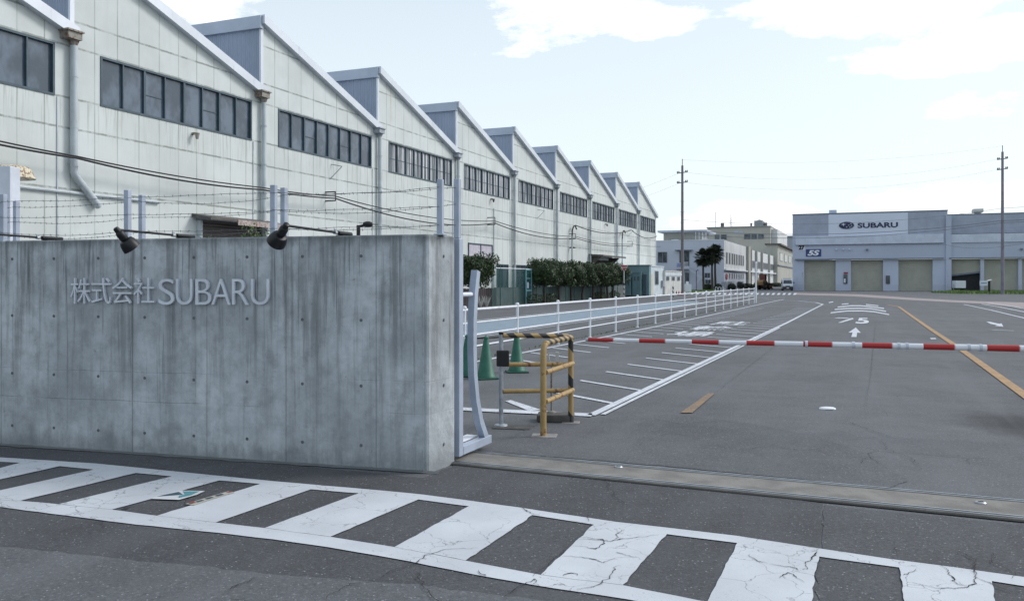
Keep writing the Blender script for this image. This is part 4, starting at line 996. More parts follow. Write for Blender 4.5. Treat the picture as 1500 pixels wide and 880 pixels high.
b = MB(); s1_, z_ = PA(15, 272, 22.9); s2_ = PA(235, 296, 22.9)[0]; b.tube([(-22.93, s1_, z_), (-22.93, s2_, z_)], .05, 8); b.build('conduit', M['pipe'], fac_, smooth=True)
# cable brackets and risers on the wall
brk = [(490, 281, 294), (724, 318.5, 329), (842, 342.5, 350), (925.5, 353.5, 361)]
bpts = []
for x_, y0_, y1_ in brk:
    s_, z1 = PA(x_, y0_, D - .5); z0 = PA(x_, y1_, D - .5)[1]
    b = MB(); b.tube([(-D, s_, z1), (-D + .55, s_, z1), (-D + .55, s_, z0), (-D, s_, z0)], .035, 6); b.build('cable_bracket', M['cable'], fac_); bpts.append((s_, z0 + (z1 - z0) * .5))
s_, z_ = PA(722.5, 305, D); MB().tube([(-D + .05, s_, 0), (-D + .05, s_, z_)], .03, 6).build('conduit', M['pipe'], fac_, smooth=True)
for x_, yt, y_o in ((838, 330, 0), (911.5, 337, 0)):
    s_, z_ = PA(x_, yt, D - .3); pts = [(-D + .3, s_, 0), (-D + .3, s_, z_ - .9)] + [(-D + .3, s_ + .7 - .7 * math.cos(k * math.pi / 8), z_ - .9 + .9 * math.sin(k * math.pi / 8)) for k in range(1, 7)]
    MB().tube(pts[:2], .08, 8).build('cable_riser', M['pipe'], fac_, smooth=True); MB().tube(pts[1:], .06, 8).build('riser_bend', M['cable'], fac_, smooth=True)

def cable(name, label, pts, r, mat, sag=0.0, rot=0.0, group=None):
    out = []
    for i in range(len(pts) - 1):
        p, q = Vector(pts[i]), Vector(pts[i + 1]); n = 14; sg = sag[i] if isinstance(sag, (list, tuple)) else sag
        for k in range(n + (i == len(pts) - 2)):
            t = k / n; v = p.lerp(q, t); v.z -= 4 * sg * t * (1 - t); out.append(v)
    o = MB().tube(out, r, 6).build(name, mat, origin=tuple(out[0]), rot=rot, smooth=True); tag(o, label, 'cable', group); return o
DC = D - .55
sL, zL = PA(-120, 178, DC); sM, zM = PA(383, 276, DC)
cable('service_cable', 'upper black cable swagged along the factory wall from the left edge', [(-DC, sL, zL), (-DC, *PA(112, 229, DC)), (-DC, sM, zM + .04), (-DC, *bpts[0]), (-DC, *bpts[1]), (-DC, *bpts[2]), (-DC, *bpts[3]), (-DC, *PA(968, 361, DC))], .026, M['cable'], [.05, .10, .05, .35, .25, .25, .1], TH, 'cables along the factory wall')
cable('service_cable', 'lower black cable swagged just under its twin on the factory wall', [(-DC, sL, zL - .12), (-DC, *PA(112, 231.5, DC)), (-DC, sM, zM - .05), (-DC, bpts[0][0], bpts[0][1] - .1), (-DC, bpts[1][0], bpts[1][1] - .14), (-DC, bpts[2][0], bpts[2][1] - .14), (-DC, bpts[3][0], bpts[3][1] - .14)], .034, M['cable'], [.06, .16, .05, .55, .4, .3], TH, 'cables along the factory wall')
cable('service_cable', 'cable looping from the curved riser to the far end of the factory', [(-DC, *PA(843, 330, DC)), (-DC, *PA(925, 337, DC)), (-DC, *PA(962, 346, DC))], .04, M['cable'], [.5, .5], TH, 'cables along the factory wall')

# rusty hood and white panel at the left edge
hs, hz = PA(24, 252, D - .6)
hd = thing('rusty_hood', 'rust streaked white enamel hood sticking out of the factory wall at the left edge', 'vent hood', (-D + .6, hs, hz), TH)
b = MB(); b.lathe([(.62, -.2), (.60, -.17), (.50, .06), (.42, .13), (.2, .17)], (-D + .6, hs - .15, hz), 24); b.build('hood', M['rusty_white'], hd, smooth=True)
b = MB(); b.tube([(-D + .02, hs - .15, hz - .12), (-D + .6, hs - .15, hz - .12)], .16, 12); b.build('duct', M['hopper'], hd, smooth=True)
v = PY(-30, 411, 12.0)
wp = thing('white_cabinet', 'plain white board standing behind the concrete wall at the left edge', 'board', (v.x, 12, 0))
x1 = PY(15, 411, 12).x; z1 = PY(0, 243, 12).z
b = MB(); b.box(x1 - 1.6, x1, 12, 12.25, .1, z1); b.build('panel', M['white_panel'], wp, bevel=.01)
b = MB(); b.box(x1 - 1.5, x1 - 1.4, 12.05, 12.2, 0, .1); b.box(x1 - .2, x1 - .1, 12.05, 12.2, 0, .1); b.build('feet', M['steel'], wp)

# ================================================================== PLANTS
def leaves(b, c, rad, n, size, up=.0, flat=1.0):
    for _ in range(n):
        while True:
            d = Vector((random.uniform(-1, 1), random.uniform(-1, 1), random.uniform(-1, 1)))
            if 0 < d.length <= 1: break
        d = d.normalized() * (d.length ** .45)
        p = c + Vector((d.x * rad[0], d.y * rad[1], d.z * rad[2]))
        nn = (d + Vector((random.gauss(0, .5), random.gauss(0, .5), random.gauss(0, .5) + up))).normalized()
        t1 = nn.cross(Vector((random.gauss(0, 1), random.gauss(0, 1), random.gauss(0, 1)))).normalized(); t2 = nn.cross(t1)
        s_ = size * random.uniform(.6, 1.3)
        b.add([p - t1 * s_ * .5, p + t2 * s_ * .28, p + t1 * s_ * .5, p - t2 * s_ * .28], [(0, 1, 2, 3)])
def make_tree(label, H=3.15, seed=1):
    random.seed(seed); t = thing('trimmed_tree', label, 'tree', (0, 0, 0), 0, 'row of trimmed trees before the factory')
    b = MB(); b.tube([(0, 0, 0), (.03, .02, .5), (-.02, .05, 1.0), (.02, 0, 1.5), (0, 0, 2.2)], [.11, .09, .08, .07, .03], 8)
    for k in range(7):
        a = k * .9 + random.uniform(-.2, .2); z0 = random.uniform(.95, 1.4)
        b.tube([(0, .02, z0), (math.cos(a) * .35, math.sin(a) * .35, z0 + .3), (math.cos(a) * .85, math.sin(a) * .85, z0 + .75)], [.045, .035, .012], 6)
    b.build('trunk', M['bark'], t, smooth=True)
    b = MB(); cs = []
    for k in range(40):
        a = random.uniform(0, 6.28); r = random.uniform(.1, 1.0) ** .5 * 1.32; z = random.uniform(1.45, 2.8)
        if z > 2.5: r *= .88
        if z < 1.75: r *= .8
        cs.append((Vector((math.cos(a) * r * 1.05, math.sin(a) * r, z)), random.uniform(.30, .52)))
    for c_, r in cs: leaves(b, c_, (r, r, r * .8), 170, .135)
    leaves(b, Vector((0, 0, 2.2)), (1.15, 1.15, .75), 3000, .15)
    core = MB(); core.lathe([(.25, 1.55), (.8, 1.65), (1.0, 1.95), (1.05, 2.3), (.85, 2.6), (.4, 2.75)], (0, 0, 0), 14)
    for i_, v_ in enumerate(core.v): core.v[i_] = Vector((v_.x * (1 + .25 * noise.noise(v_ * 2)), v_.y * (1 + .25 * noise.noise(v_ * 2 + Vector((5, 0, 0)))), v_.z + .15 * noise.noise(v_ * 3)))
    b.add(core.v, core.f)
    b.build('crown', M['leaf'], t); return t
tr_px = [(797, 20.0), (819, 20.1), (837, 19.8), (853, 20.1), (868, 19.9), (881, 20.0), (890, 20.1), (898, 20.0)]
ords = ['first', 'second', 'third', 'fourth', 'fifth', 'sixth', 'seventh', 'last']
protos = []
for i, (p_, D_) in enumerate(tr_px):
    s_ = PA(p_, 400, D_)[0]; v = W(-D_, s_)
    lab = f'{ords[i]} trimmed dark green tree from the left in the close row before the factory'
    if i < 3: t = make_tree(lab, seed=11 + i); protos.append(t); t.location = v; t.rotation_euler = (0, 0, i)
    else: t = dup(protos[i % 3], v, 1.3 * i, lab, scale=(1, 1, 1 + .03 * ((i * 7) % 3 - 1)))
s_ = PA(697, 400, 20.0)[0]; v = W(-20.0, s_)
t = dup(protos[1], v, 2.2, 'single round trimmed tree standing left of the fence, just right of the gate post', scale=(.9, .9, 1.02))
random.seed(99)
# dark shrubs at the foot of the trees
for i, (p_, w_) in enumerate(((790, 1.2), (812, .9), (884, 1.0), (905, .8))):
    s_ = PA(p_, 400, 19.9)[0]; t = thing('low_shrub', ['brown dry low shrub under the first tree of the row', 'small dark shrub between the first and second trees', 'low dark shrub under the sixth tree of the row', 'small low shrub beside the triangular sign post'][i], 'shrub', (-20.2, s_, 0), TH, 'low shrubs under the tree row')
    b = MB(); leaves(b, Vector((-20.2, s_, .35)), (.5, w_, .38), 600, .1); b.build('foliage', M['leaf'], t)
    b = MB(); b.tube([(-20.2, s_, 0), (-20.2, s_ + .03, .5)], .03, 6); b.build('stem', M['bark'], t)
# weeds showing above the wall in front of the shutter
v = PY(365, 411, 13.0); t = thing('climbing_weed', 'leafy green weed rising above the wall in front of the brown shutter', 'plant', (v.x, 13, 0))
b = MB(); b2 = MB()
for k in range(26):
    x = v.x + random.uniform(-.95, .35); tp_ = random.uniform(2.12, 2.3) if k % 4 else random.uniform(2.3, 2.5)
    if k % 4 == 0: x = v.x + random.uniform(-.05, .3)
    b2.tube([(x, 13 + random.uniform(-.1, .1), 0), (x + random.uniform(-.05, .05), 13, tp_)], .006, 4)
    for j in range(22): leaves(b, Vector((x, 13, tp_ - random.uniform(0, .5))), (.09, .09, .08), 2, .055)
b.build('foliage', M['leaf_light'], t); b2.build('stems', M['bark'], t)

# ================================================================== LOW WALL, GREEN FENCE
DF = 20.9
lw = thing('low_wall', 'low dark stained concrete wall, tree shade painted into its colour, running behind the trimmed trees', 'wall', (-DF, 40, 0), TH)
b = MB(); b.box(-DF - .15, -DF, PA(727, 400, DF)[0], PA(916, 400, DF)[0], 0, 1.12); b.build('wall_body', M['low_wall'], lw, bevel=.02)
b = MB(); b.box(-DF - .17, -DF + .02, PA(727, 400, DF)[0], PA(916, 400, DF)[0], 1.122, 1.17); b.build('coping', M['low_wall'], lw)
bw = thing('brown_board_fence', 'short dark brown board panel with pale grass tufts, right behind the gate brace', 'fence', (-DF + .1, 40, 0), TH)
b = MB(); sa, sb = PA(640, 400, DF)[0], PA(726, 400, DF)[0]; k = sa
while k < sb - .1: b.box(-DF, -DF + .04, k, k + .27, 0, 1.15 + .02 * math.sin(k * 5)); k += .29
b.build('boards', M['brown_board'], bw)
b = MB(); b.box(-DF - .06, -DF - .003, sa, sb, .9, 1.0); b.box(-DF - .06, -DF - .003, sa, sb, .2, .3); b.build('cross_rails', M['brown_board'], bw)
for i, p_ in enumerate((704, 713)):
    s_ = PA(p_, 400, DF - .5)[0]; t = thing('grass_tuft', ['pale dry grass tuft at the brown board, left one', 'pale dry grass tuft at the brown board, right one'][i], 'plant', (-DF + .5, s_, 0), TH)
    b = MB()
    for k in range(60):
        a = random.uniform(0, 6.3); l = random.uniform(.3, .8); p0 = Vector((-DF + .5, s_, 0)); p1 = p0 + Vector((math.cos(a) * l * .4, math.sin(a) * l * .4, l)); sd_ = Vector((.02, .02, 0))
        b.add([p0 - sd_, p0 + sd_, p1], [(0, 1, 2)])
    b.build('blades', M['hut_cream'], t)
gf = thing('green_fence', 'tall green chain link fence on posts behind the trimmed trees', 'fence', (-20.6, 44, 0), TH)
fs = [PA(p_, 400, 20.6)[0] for p_ in (720.7, 733, 751.7, 769)]; st = fs[-1] - fs[-2]
while fs[-1] < PA(912, 400, 20.6)[0] - 2.2: fs.append(fs[-1] + 2.1)
for s_ in fs: MB().tube([(-20.6, s_, 0), (-20.6, s_, 2.62)], .035, 8).build('post', M['green_post'], gf, smooth=True)
MB().tube([(-20.6, fs[0], 2.37), (-20.6, fs[-1], 2.37)], .028, 8).build('top_rail', M['white_rail'], gf, smooth=True)
MB().poly([(-20.6, fs[0], .05), (-20.6, fs[-1], .05), (-20.6, fs[-1], 2.35), (-20.6, fs[0], 2.35)]).build('mesh_panel', M['net'], gf)
gg = thing('green_gate', 'narrow pale teal framed gate in the green fence, left of the tree row', 'gate', (-20.5, fs[3], 0), TH)
g0, g1 = PA(770, 400, 20.5)[0], PA(778.5, 400, 20.5)[0]
b = MB()
for q in ((g0, g0 + .07, 0, 2.35), (g1 - .07, g1, 0, 2.35), (g0 + .07, g1 - .07, 2.28, 2.35), (g0 + .07, g1 - .07, .9, 1.0), (g0 + .07, g1 - .07, 1.72, 1.78)): b.box(-20.52, -20.46, *q)
b.build('frame', M['teal_frame'], gg); MB().poly([(-20.49, g0, .1), (-20.49, g1, .1), (-20.49, g1, 2.3), (-20.49, g0, 2.3)]).build('mesh_panel', M['net'], gg)
MB().box(-20.455, -20.44, g0 + .12, g0 + .42, 1.1, 1.5).build('notice', M['pale_blue_sign'], gg)

# ================================================================== SIGN, STREET LAMPS, HUTS
v = PY(914, 435, 70.0)
sg = thing('triangle_sign', 'red triangular stop sign on a pole with black and white bands, beside the tree row', 'road sign', (v.x, 70, 0))
zt, zb_ = EYE + 23 * 70 / F, EYE + 12.5 * 70 / F; hw = .335
b = MB(); b.prism([(v.x - hw, 69.9, zt), (v.x + hw, 69.9, zt), (v.x, 69.9, zb_)], (0, .03, 0)); pl = b.build('plate', M['sign_red'], sg)
b = MB()
o3 = [(v.x - hw, zt), (v.x + hw, zt), (v.x, zb_)]; cx_ = v.x; cz = (2 * zt + zb_) / 3
i3 = [(cx_ + (x - cx_) * .9, cz + (z - cz) * .9) for x, z in o3]
for i in range(3): b.poly([(o3[i][0], 69.896, o3[i][1]), (o3[(i + 1) % 3][0], 69.896, o3[(i + 1) % 3][1]), (i3[(i + 1) % 3][0], 69.896, i3[(i + 1) % 3][1]), (i3[i][0], 69.896, i3[i][1])])
b.build('border', M['white_sign'], pl)
t_ = text_mb('\u6b62\u307e\u308c', v.x - .24, v.x + .24, zt - .27, zt - .12, .004); t_.xf(Matrix.Translation((0, 69.895, 0))); t_.build('lettering', M['white_sign'], pl)
b = MB(); b.tube([(v.x, 70, 1.55), (v.x, 70, zt - .05)], .035, 8); b.build('pole', M['white_rail'], sg, smooth=True)
b = MB(); b.tube([(v.x, 70, 0), (v.x, 70, 1.55)], .037, 8); b.build('banded_pole', M['bw_post'], sg, smooth=True)

def street_lamp(x_, ytop, Y, arm_px, label, m_='black'):
    v = PY(x_, ytop, Y); t = thing('street_lamp', label, 'street lamp', (v.x, Y, 0)); dx = arm_px * Y / F
    MB().tube([(v.x, Y, 0), (v.x, Y, v.z)], .045, 8).build('pole', M[m_], t, smooth=True)
    MB().tube([(v.x, Y, v.z - .03), (v.x + dx * .4, Y, v.z)], .03, 8).build('arm', M[m_], t, smooth=True)
    b = MB(); b.lathe([(.02, -1), (.7, -.85), (1, -.3), (1, .3), (.6, .9), (.1, 1)], (0, 0, 0), 12); sx = abs(dx) * .36
    b.v = [Vector((v.x + dx * .66 + q.z * sx, Y + q.y * .1, v.z + .02 + q.x * .07)) for q in b.v]; b.build('lamp_head', M['steel'] if m_ == 'steel' else M[m_], t, smooth=True); return t
street_lamp(525, 330, 19.0, 21, 'small street lamp with silver head rising just above the concrete wall top', 'black')
street_lamp(831, 363, 72.0, 12, 'black street lamp rising above the tree row')
street_lamp(1020, 396, 118.0, 3, 'small dark garden lamp with a bright head on the far grass', 'black')

def hut(name, label, x0, x1, ytop, Y, depth, m_, roof_m, cat='hut'):
    A = PY(x0, 411, Y); z = EYE - (ytop - HY) * Y / F; s = A.x * SU + A.y * CU; a0_ = PS(x0, 411, s)[0]; a1_ = PS(x1, 411, s)[0]
    t = thing(name, label, cat, (a0_, s, 0), TH); MB().box(a0_, a1_, s, s + depth, 0, z - .08).build('body', M[m_], t, bevel=.02)
    MB().box(a0_ - .08, a1_ + .08, s - .1, s + depth + .08, z - .078, z).build('roof', M[roof_m], t); return t, a0_, a1_, s, z
t, a0_, a1_, s, z = hut('hut_shaded_end', 'end of a long hut, its shade painted dull teal, right of the tree row behind the sign', 914, 951, 388, 83, .8, 'teal', 'teal')  # shaded end of one long hut, the shade painted as teal
for (fa, fb, h_, dd) in ((.10, .36, 1.9, 1.0), (.40, .74, 2.35, .7)):
    xx0, xx1 = a0_ + (a1_ - a0_) * fa, a0_ + (a1_ - a0_) * fb
    c_ = MB().box(xx0, xx1, s - dd, s - .003, .15, h_).build('cabinet', M['teal_dark'], t, bevel=.03)
    MB().box(xx0 - .05, xx1 + .05, s - dd - .06, s - .003, h_ + .002, h_ + .07).build('cabinet_lid', M['teal'], c_)
    b = MB()
    for k in range(2): b.box(xx0 + (xx1 - xx0) * (.2 + .4 * k), xx0 + (xx1 - xx0) * (.38 + .4 * k), s - dd - .012, s - dd - .002, h_ - .75, h_ - .35)
    b.build('vents', M['win_frame'], c_)
MB().box(a1_ - .5, a1_ - .2, s - .3, s - .003, .1, 2.2).build('duct', M['win_frame'], t)
def side_hut(name, label, x0, x1, ytop, D_, wid, m_, s_start=None):
    sa_, z = PA(x0, ytop, D_); sb_ = PA(x1, ytop, D_)[0]
    if s_start: sa_ = s_start
    t = thing(name, label, 'hut', (-D_, sa_, 0), TH); MB().box(-D_ - wid, -D_, sa_, sb_, 0, z - .1).build('body', M[m_], t, bevel=.02)
    MB().box(-D_ - wid - .08, -D_ + .06, sa_ + .01, sb_ + .08, z - .098, z).build('roof', M[m_], t); return t, sa_, sb_, z
DW = 311 * 83 / KP
t, sa_, sb_, z = side_hut('hut_lit_side', 'long side of the teal ended hut, daylight painted in as pale blue white, with a cream door and tall narrow window', 951.5, 972, 388.6, DW - .02, 3.2, 'hut_white', s + .9)  # lit long side of that same hut, the light painted as white
L_ = sb_ - sa_; X = -DW + .02
MB().box(X + .002, X + .04, sa_ + .05, sa_ + L_ * .24, 0, z * .74).build('door', M['door_cream'], t)
fr = MB().box(X + .002, X + .04, sa_ + L_ * .36, sa_ + L_ * .62, z * .38, z * .84).build('window', M['win_trim'], t); MB().box(X + .041, X + .05, sa_ + L_ * .38, sa_ + L_ * .60, z * .40, z * .82).build('pane', M['dark_glass'], fr)
MB().box(X + .002, X + .25, sa_ + L_ * .80, sa_ + L_ * .92, z * .32, z * .52).build('meter_box', M['hopper'], t)
t, sa_, sb_, z = side_hut('cream_hut', 'off white flat roofed hut with three small high windows', 974, 998, 396, 19.0, 3.5, 'hut_cream')
L_ = sb_ - sa_; X = -19.0
for k in range(3):
    fr = MB().box(X + .002, X + .04, sa_ + L_ * (.05 + .33 * k), sa_ + L_ * (.24 + .33 * k), z * .60, z * .77).build('window', M['win_trim'], t); MB().box(X + .041, X + .05, sa_ + L_ * (.07 + .33 * k), sa_ + L_ * (.22 + .33 * k), z * .615, z * .755).build('pane', M['dark_glass'], fr)
MB().box(X + .002, X + .05, sa_, sb_, z * .80, z * .92).build('band', M['hut_white'], t)
v = PY(986, 411, 82); b = MB(); tt = thing('banded_post', 'short black and yellow banded post before the cream hut', 'bollard', (v.x, 82, 0)); MB().tube([(v.x, 82, 0), (v.x, 82, 1.0)], .07, 10).build('shaft', M['bw_post'], tt, smooth=True); MB().lathe([(.07, 1.0), (.05, 1.05)], (v.x, 82, 0), 10).build('cap', M['black'], tt)
for i, x_ in enumerate((991, 994.5, 998, 1002.5)):
    v = PY(x_, 411, 92); t = thing('traffic_cone', ['red traffic cone nearest the cream hut, first of four', 'second small red traffic cone from the cream hut', 'third small red traffic cone, at the foot of the utility pole', 'red traffic cone right of the utility pole, last of four'][i], 'traffic cone', (v.x, 92, 0), 0, 'red traffic cones beside the huts')
    MB().box(v.x - .18, v.x + .18, 91.82, 92.18, 0, .04).build('base', M['red_plastic'], t); MB().lathe([(.12, .041), (.03, .48), (.02, .5)], (v.x, 92, 0), 12).build('cone_body', M['red_plastic'], t, smooth=True)
v = PY(1007, 411, 108); t = thing('white_box', 'white utility box on the grass right of the utility pole', 'box', (v.x, 108, 0)); MB().box(v.x - .42, v.x + .42, 107.6, 108.2, 0, 1.15).build('body', M['car_white'], t, bevel=.03); MB().box(v.x - .2, v.x + .1, 107.7, 108.1, 1.152, 1.5).build('top_unit', M['white_rail'], t, bevel=.02)

# ================================================================== UTILITY POLES and overhead lines
def upole(x_, ytop, Y, label, mat, arms):
    v = PY(x_, ytop, Y); t = thing('utility_pole', label, 'utility pole', (v.x, Y, 0)); H = v.z; zk = EYE + (HY - arms[0]) * Y / F + .8
    MB().tube([(v.x, Y, 0), (v.x, Y, zk)], [.20, .13], 12).build('shaft', mat, t, smooth=True)
    MB().tube([(v.x, Y, zk), (v.x, Y, H)], .045, 8).build('mast', mat, t, smooth=True)
    for ya in arms:
        z = EYE + (HY - ya) * Y / F; am = MB().beam((v.x - .62, Y, z - .12), (v.x + .62, Y, z + .05), .09, .1).build('crossarm', M['insul'], t)
        b = MB()
        for dx in (-.58, -.4, .4, .58): b.lathe([(.05, 0), (.09, .05), (.05, .12), (.08, .16), (.04, .24)], (v.x + dx, Y, z - .04 + dx * .13), 10)
        b.build('insulators', M['insul'], am, smooth=True)
    b = MB()
    for k in range(8): z = 2.2 + k * 1.25; b.box(v.x - .22, v.x + .22, Y - .02, Y + .02, z, z + .03)
    b.build('step_bolts', M['insul'], t); return v
vL = upole(999.5, 233, 100, 'tall utility pole before the pale blue office building', M['conc_pole'], (252.5, 267))
vR = upole(1468.5, 213, 100, 'tall utility pole in front of the depot at the right', M['far_pole'], (232.5, 247.5))
def at(x_, y_, Y=100): return PY(x_, y_, Y)
oh = 'overhead power lines between the two utility poles'
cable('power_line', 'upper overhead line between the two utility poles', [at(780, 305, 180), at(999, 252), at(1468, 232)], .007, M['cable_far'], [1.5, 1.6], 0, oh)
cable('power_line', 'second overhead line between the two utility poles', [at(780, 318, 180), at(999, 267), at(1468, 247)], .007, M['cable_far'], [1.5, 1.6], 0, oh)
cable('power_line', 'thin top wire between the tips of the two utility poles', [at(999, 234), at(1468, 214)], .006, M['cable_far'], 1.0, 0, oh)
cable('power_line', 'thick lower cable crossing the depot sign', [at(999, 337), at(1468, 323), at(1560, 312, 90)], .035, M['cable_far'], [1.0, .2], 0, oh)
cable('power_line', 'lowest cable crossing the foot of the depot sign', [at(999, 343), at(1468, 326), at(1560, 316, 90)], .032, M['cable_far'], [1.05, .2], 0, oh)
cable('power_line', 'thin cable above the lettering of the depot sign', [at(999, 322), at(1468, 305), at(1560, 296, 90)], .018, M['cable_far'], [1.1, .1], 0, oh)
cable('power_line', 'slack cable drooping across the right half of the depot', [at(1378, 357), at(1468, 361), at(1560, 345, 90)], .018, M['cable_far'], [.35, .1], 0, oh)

# ================================================================== DEPOT 27
SB = 144.0
dp_ = thing('depot_building', 'big blue grey depot numbered 27 with roller doors and the brand sign', 'building', (0, 0, 0), TH)
def BX(x_): return PS(x_, 411, SB)[0]
def BZ(x_, y_): return PS(x_, y_, SB)[1]
zt = BZ(1161, 315.2); aL = BX(1161); aM = BX(1388); aR = BX(1900); zt2 = zt - .62
zc = BZ(1161, 381)
b = MB(); b.box(aL, aM, SB, SB + 45, BZ(1165, 346.5), zt); b.box(aM + .003, aR, SB + .8, SB + 45, BZ(1165, 346.5), zt2); b.build('upper_wall', M['b27'], dp_)
b = MB(); b.box(aL - .05, aM + .05, SB - .06, SB + 45, zt + .002, zt + .16); b.box(aM + .06, aR, SB + .74, SB + 45, zt2 + .002, zt2 + .14); b.build('parapet_cap', M['b27_trim'], dp_)
zb0 = BZ(1165, 359); zb1 = BZ(1165, 346.6)
b = MB(); b.box(BX(1165.5), BX(1382), SB - .35, SB - .003, zb0, zb1); b.box(BX(1392), aR, SB - .25, SB - .003, zb0, zb1 - .1); b.build('light_band', M['b27_light'], dp_)
b = MB(); b.box(aL, BX(1165.3), SB - .1, SB + .8, zb0, zb1); b.box(aL, aM, SB - .1, SB + .8, zc, zb0 - .004); b.box(BX(1382.3), aM, SB - .1, SB - .004, zb0, zb1); b.box(aM + .003, aR, SB - .05, SB + .8, zc, zb0 - .004); b.build('lower_wall', M['b27_low'], dp_)
b = MB(); b.box(BX(1165), BX(1382), SB - .6, SB - .101, zc - .02, zc + .16); b.box(BX(1390), aR, SB - .5, SB - .051, zc - .02, zc + .16); b.build('door_canopy', M['b27_trim'], dp_)
b = MB(); b.box(BX(1165.5), BX(1382), SB - .38, SB - .352, zb0 - .08, zb0 + .02); b.build('band_trim', M['b27_trim'], dp_)
b = MB(); b.box(aL + .3, aR - .3, SB + .82, SB + 44, 0, zc - .03); b.build('inner_block', M['interior'], dp_)
doors = [(1178, 1224), (1246.5, 1293.5), (1316, 1366), (1388.3, 1436), (1441.5, 1491.5), (1497, 1548), (1554, 1606), (1612, 1664)]
edges = [1161] + [e_ for d_ in doors for e_ in d_] + [1900]
for i in range(0, len(edges), 2):
    pr_ = MB().box(BX(edges[i]), BX(edges[i + 1]), SB - .08, SB + .8, 0, zc - .03).build('pier', M['b27_pier'], dp_)
    MB().box(BX(edges[i]) + .003, BX(edges[i + 1]) - .003, SB - .12, SB - .083, 0, 1.0).build('plinth', M['b27_low'], pr_)
for k, (x0_, x1_) in enumerate(doors):
    zo = 0.0
    if k == 3:
        z_a, z_b = BZ(1388, 404), BZ(1436, 398.5)
        b = MB(); b.prism([(BX(x0_), SB + .5, z_a), (BX(x1_), SB + .5, z_b), (BX(x1_), SB + .5, zc - .03), (BX(x0_), SB + .5, zc - .03)], (0, .08, 0)); b.build('roller_door', M['b27_door'], dp_)
        b = MB(); b.beam((BX(x0_), SB + .4, z_a), (BX(x1_), SB + .4, z_b), .1, .25); b.build('lifting_edge', M['b27_trim'], dp_)
    else:
        b = MB(); b.box(BX(x0_), BX(x1_), SB + .5, SB + .58, 0, zc - .03); b.build('roller_door', M['b27_door'], dp_)
b = MB(); b.box(aM - .25, aM + .5, SB - .4, SB - .09, 0, zt2 - .1); b.build('corner_pilaster', M['b27_low'], dp_)
# sign panel, emblem, lettering
ps = MB().box(BX(1213.5), BX(1330), SB - .06, SB - .002, BZ(1260, 345.8), BZ(1260, 313.3)).build('sign_panel', M['b27_sign'], dp_)
ez = BZ(1240, 330.2); ex = BX(1240); rw = (BX(1251.8) - BX(1228.2)) / 2; rh = rw * .52
def disc(b, rx, rz, y0, y1, n=36): b.prism([(ex + rx * math.cos(2 * math.pi * k / n), y0, ez + rz * math.sin(2 * math.pi * k / n)) for k in range(n)], (0, y1 - y0, 0))
b = MB(); disc(b, rw, rh, SB - .12, SB - .062); b.build('emblem_rim', M['silver'], ps)
b = MB(); disc(b, rw * .94, rh * .92, SB - .15, SB - .121); b.build('emblem', M['navy'], ps)
b = MB()
def star(dx, dz, r):
    pts = []
    for k in range(8):
        q = r if k % 2 == 0 else r * .3; a = k * math.pi / 4 + .1; pts.append((ex + dx * rw + math.cos(a) * q * 1.35, SB - .175, ez + dz * rh + math.sin(a) * q))
    b.prism(pts, (0, .024, 0))
star(-.38, .25, rh * .5)
for q in ((.02, -.45), (.28, .02), (.42, -.5), (.62, -.12), (.55, .38)): star(*q, rh * .22)
b.build('emblem_stars', M['silver'], ps)
t_ = text_mb('SUBARU', BX(1256.3), BX(1315.2), BZ(1285, 333.6), BZ(1285, 326.0), .06, bold=.028); t_.xf(Matrix.Translation((0, SB - .064, 0))); t_.build('lettering', M['navy'], ps)
t_ = text_mb('27', BX(1169.8), BX(1178.6), BZ(1174, 366), BZ(1174, 359.4), .04, bold=.06); t_.xf(Matrix.Translation((0, SB - .36, 0))); 
nb = MB().box(BX(1169.2), BX(1179.6), SB - .14, SB - .103, BZ(1174, 366.8), BZ(1174, 359.2)).build('number_plate', M['b27_sign'], dp_)
t_.xf(Matrix.Translation((0, .218, 0))); t_.build('number', M['black'], nb)
fp_ = MB().box(BX(1180.5), BX(1203), SB - .16, SB - .103, BZ(1190, 375.8), BZ(1190, 365)).build('safety_sign', M['navy_sign'], dp_)
t_ = text_mb('5S', BX(1183), BX(1200.6), BZ(1190, 374.4), BZ(1190, 366.5), .03, shear=.25, bold=.04); t_.xf(Matrix.Translation((0, SB - .163, 0))); t_.build('lettering', M['white_sign'], fp_)
MB().box(BX(1213.8), BX(1224.8), SB + 2, SB + 5, zt, zt + .8).build('roof_box', M['b27_pier'], dp_)
b = MB(); b.box(BX(1432.5), BX(1440.5), SB + 3, SB + 4.5, zt2, zt2 + .5); b.box(BX(1429), BX(1444), SB + 2.5, SB + 5, zt2 + .5, zt2 + 1.0); b.build('roof_vent', M['hut_cream'], dp_)
for x_, y_ in ((1270, 366), (1496, 365)): b = MB(); b.box(BX(x_ - 1.5), BX(x_ + 1.5), SB - .5, SB - .103, BZ(x_, y_ + 1.3), BZ(x_, y_ - 1.3)); b.build('wall_lamp', M['b27_trim'], dp_)
b = MB()
for x_ in (1225, 1235.5, 1244): b.lathe([(.0, -.05), (.22, 0), (.1, .2)], (BX(x_), SB - .35, BZ(x_, 366)), 10)
b.build('lamp_cluster', M['b27_pier'], dp_)
pb = MB().box(BX(1235.5), BX(1241.5), SB - .2, SB - .121, 1.1, 2.6).build('notice_board', M['dark_glass'], dp_); MB().box(BX(1236), BX(1242), SB - .21, SB - .124, 2.7, 2.95).build('red_notice', M['sign_red'], dp_); MB().box(BX(1236.2), BX(1238.6), SB - .22, SB - .201, 1.3, 1.9).build('paper', M['white_sign'], pb)
MB().box(BX(1297.5), BX(1303.5), SB - .2, SB - .121, 1.1, 2.4).build('notice_board', M['dark_glass'], dp_)
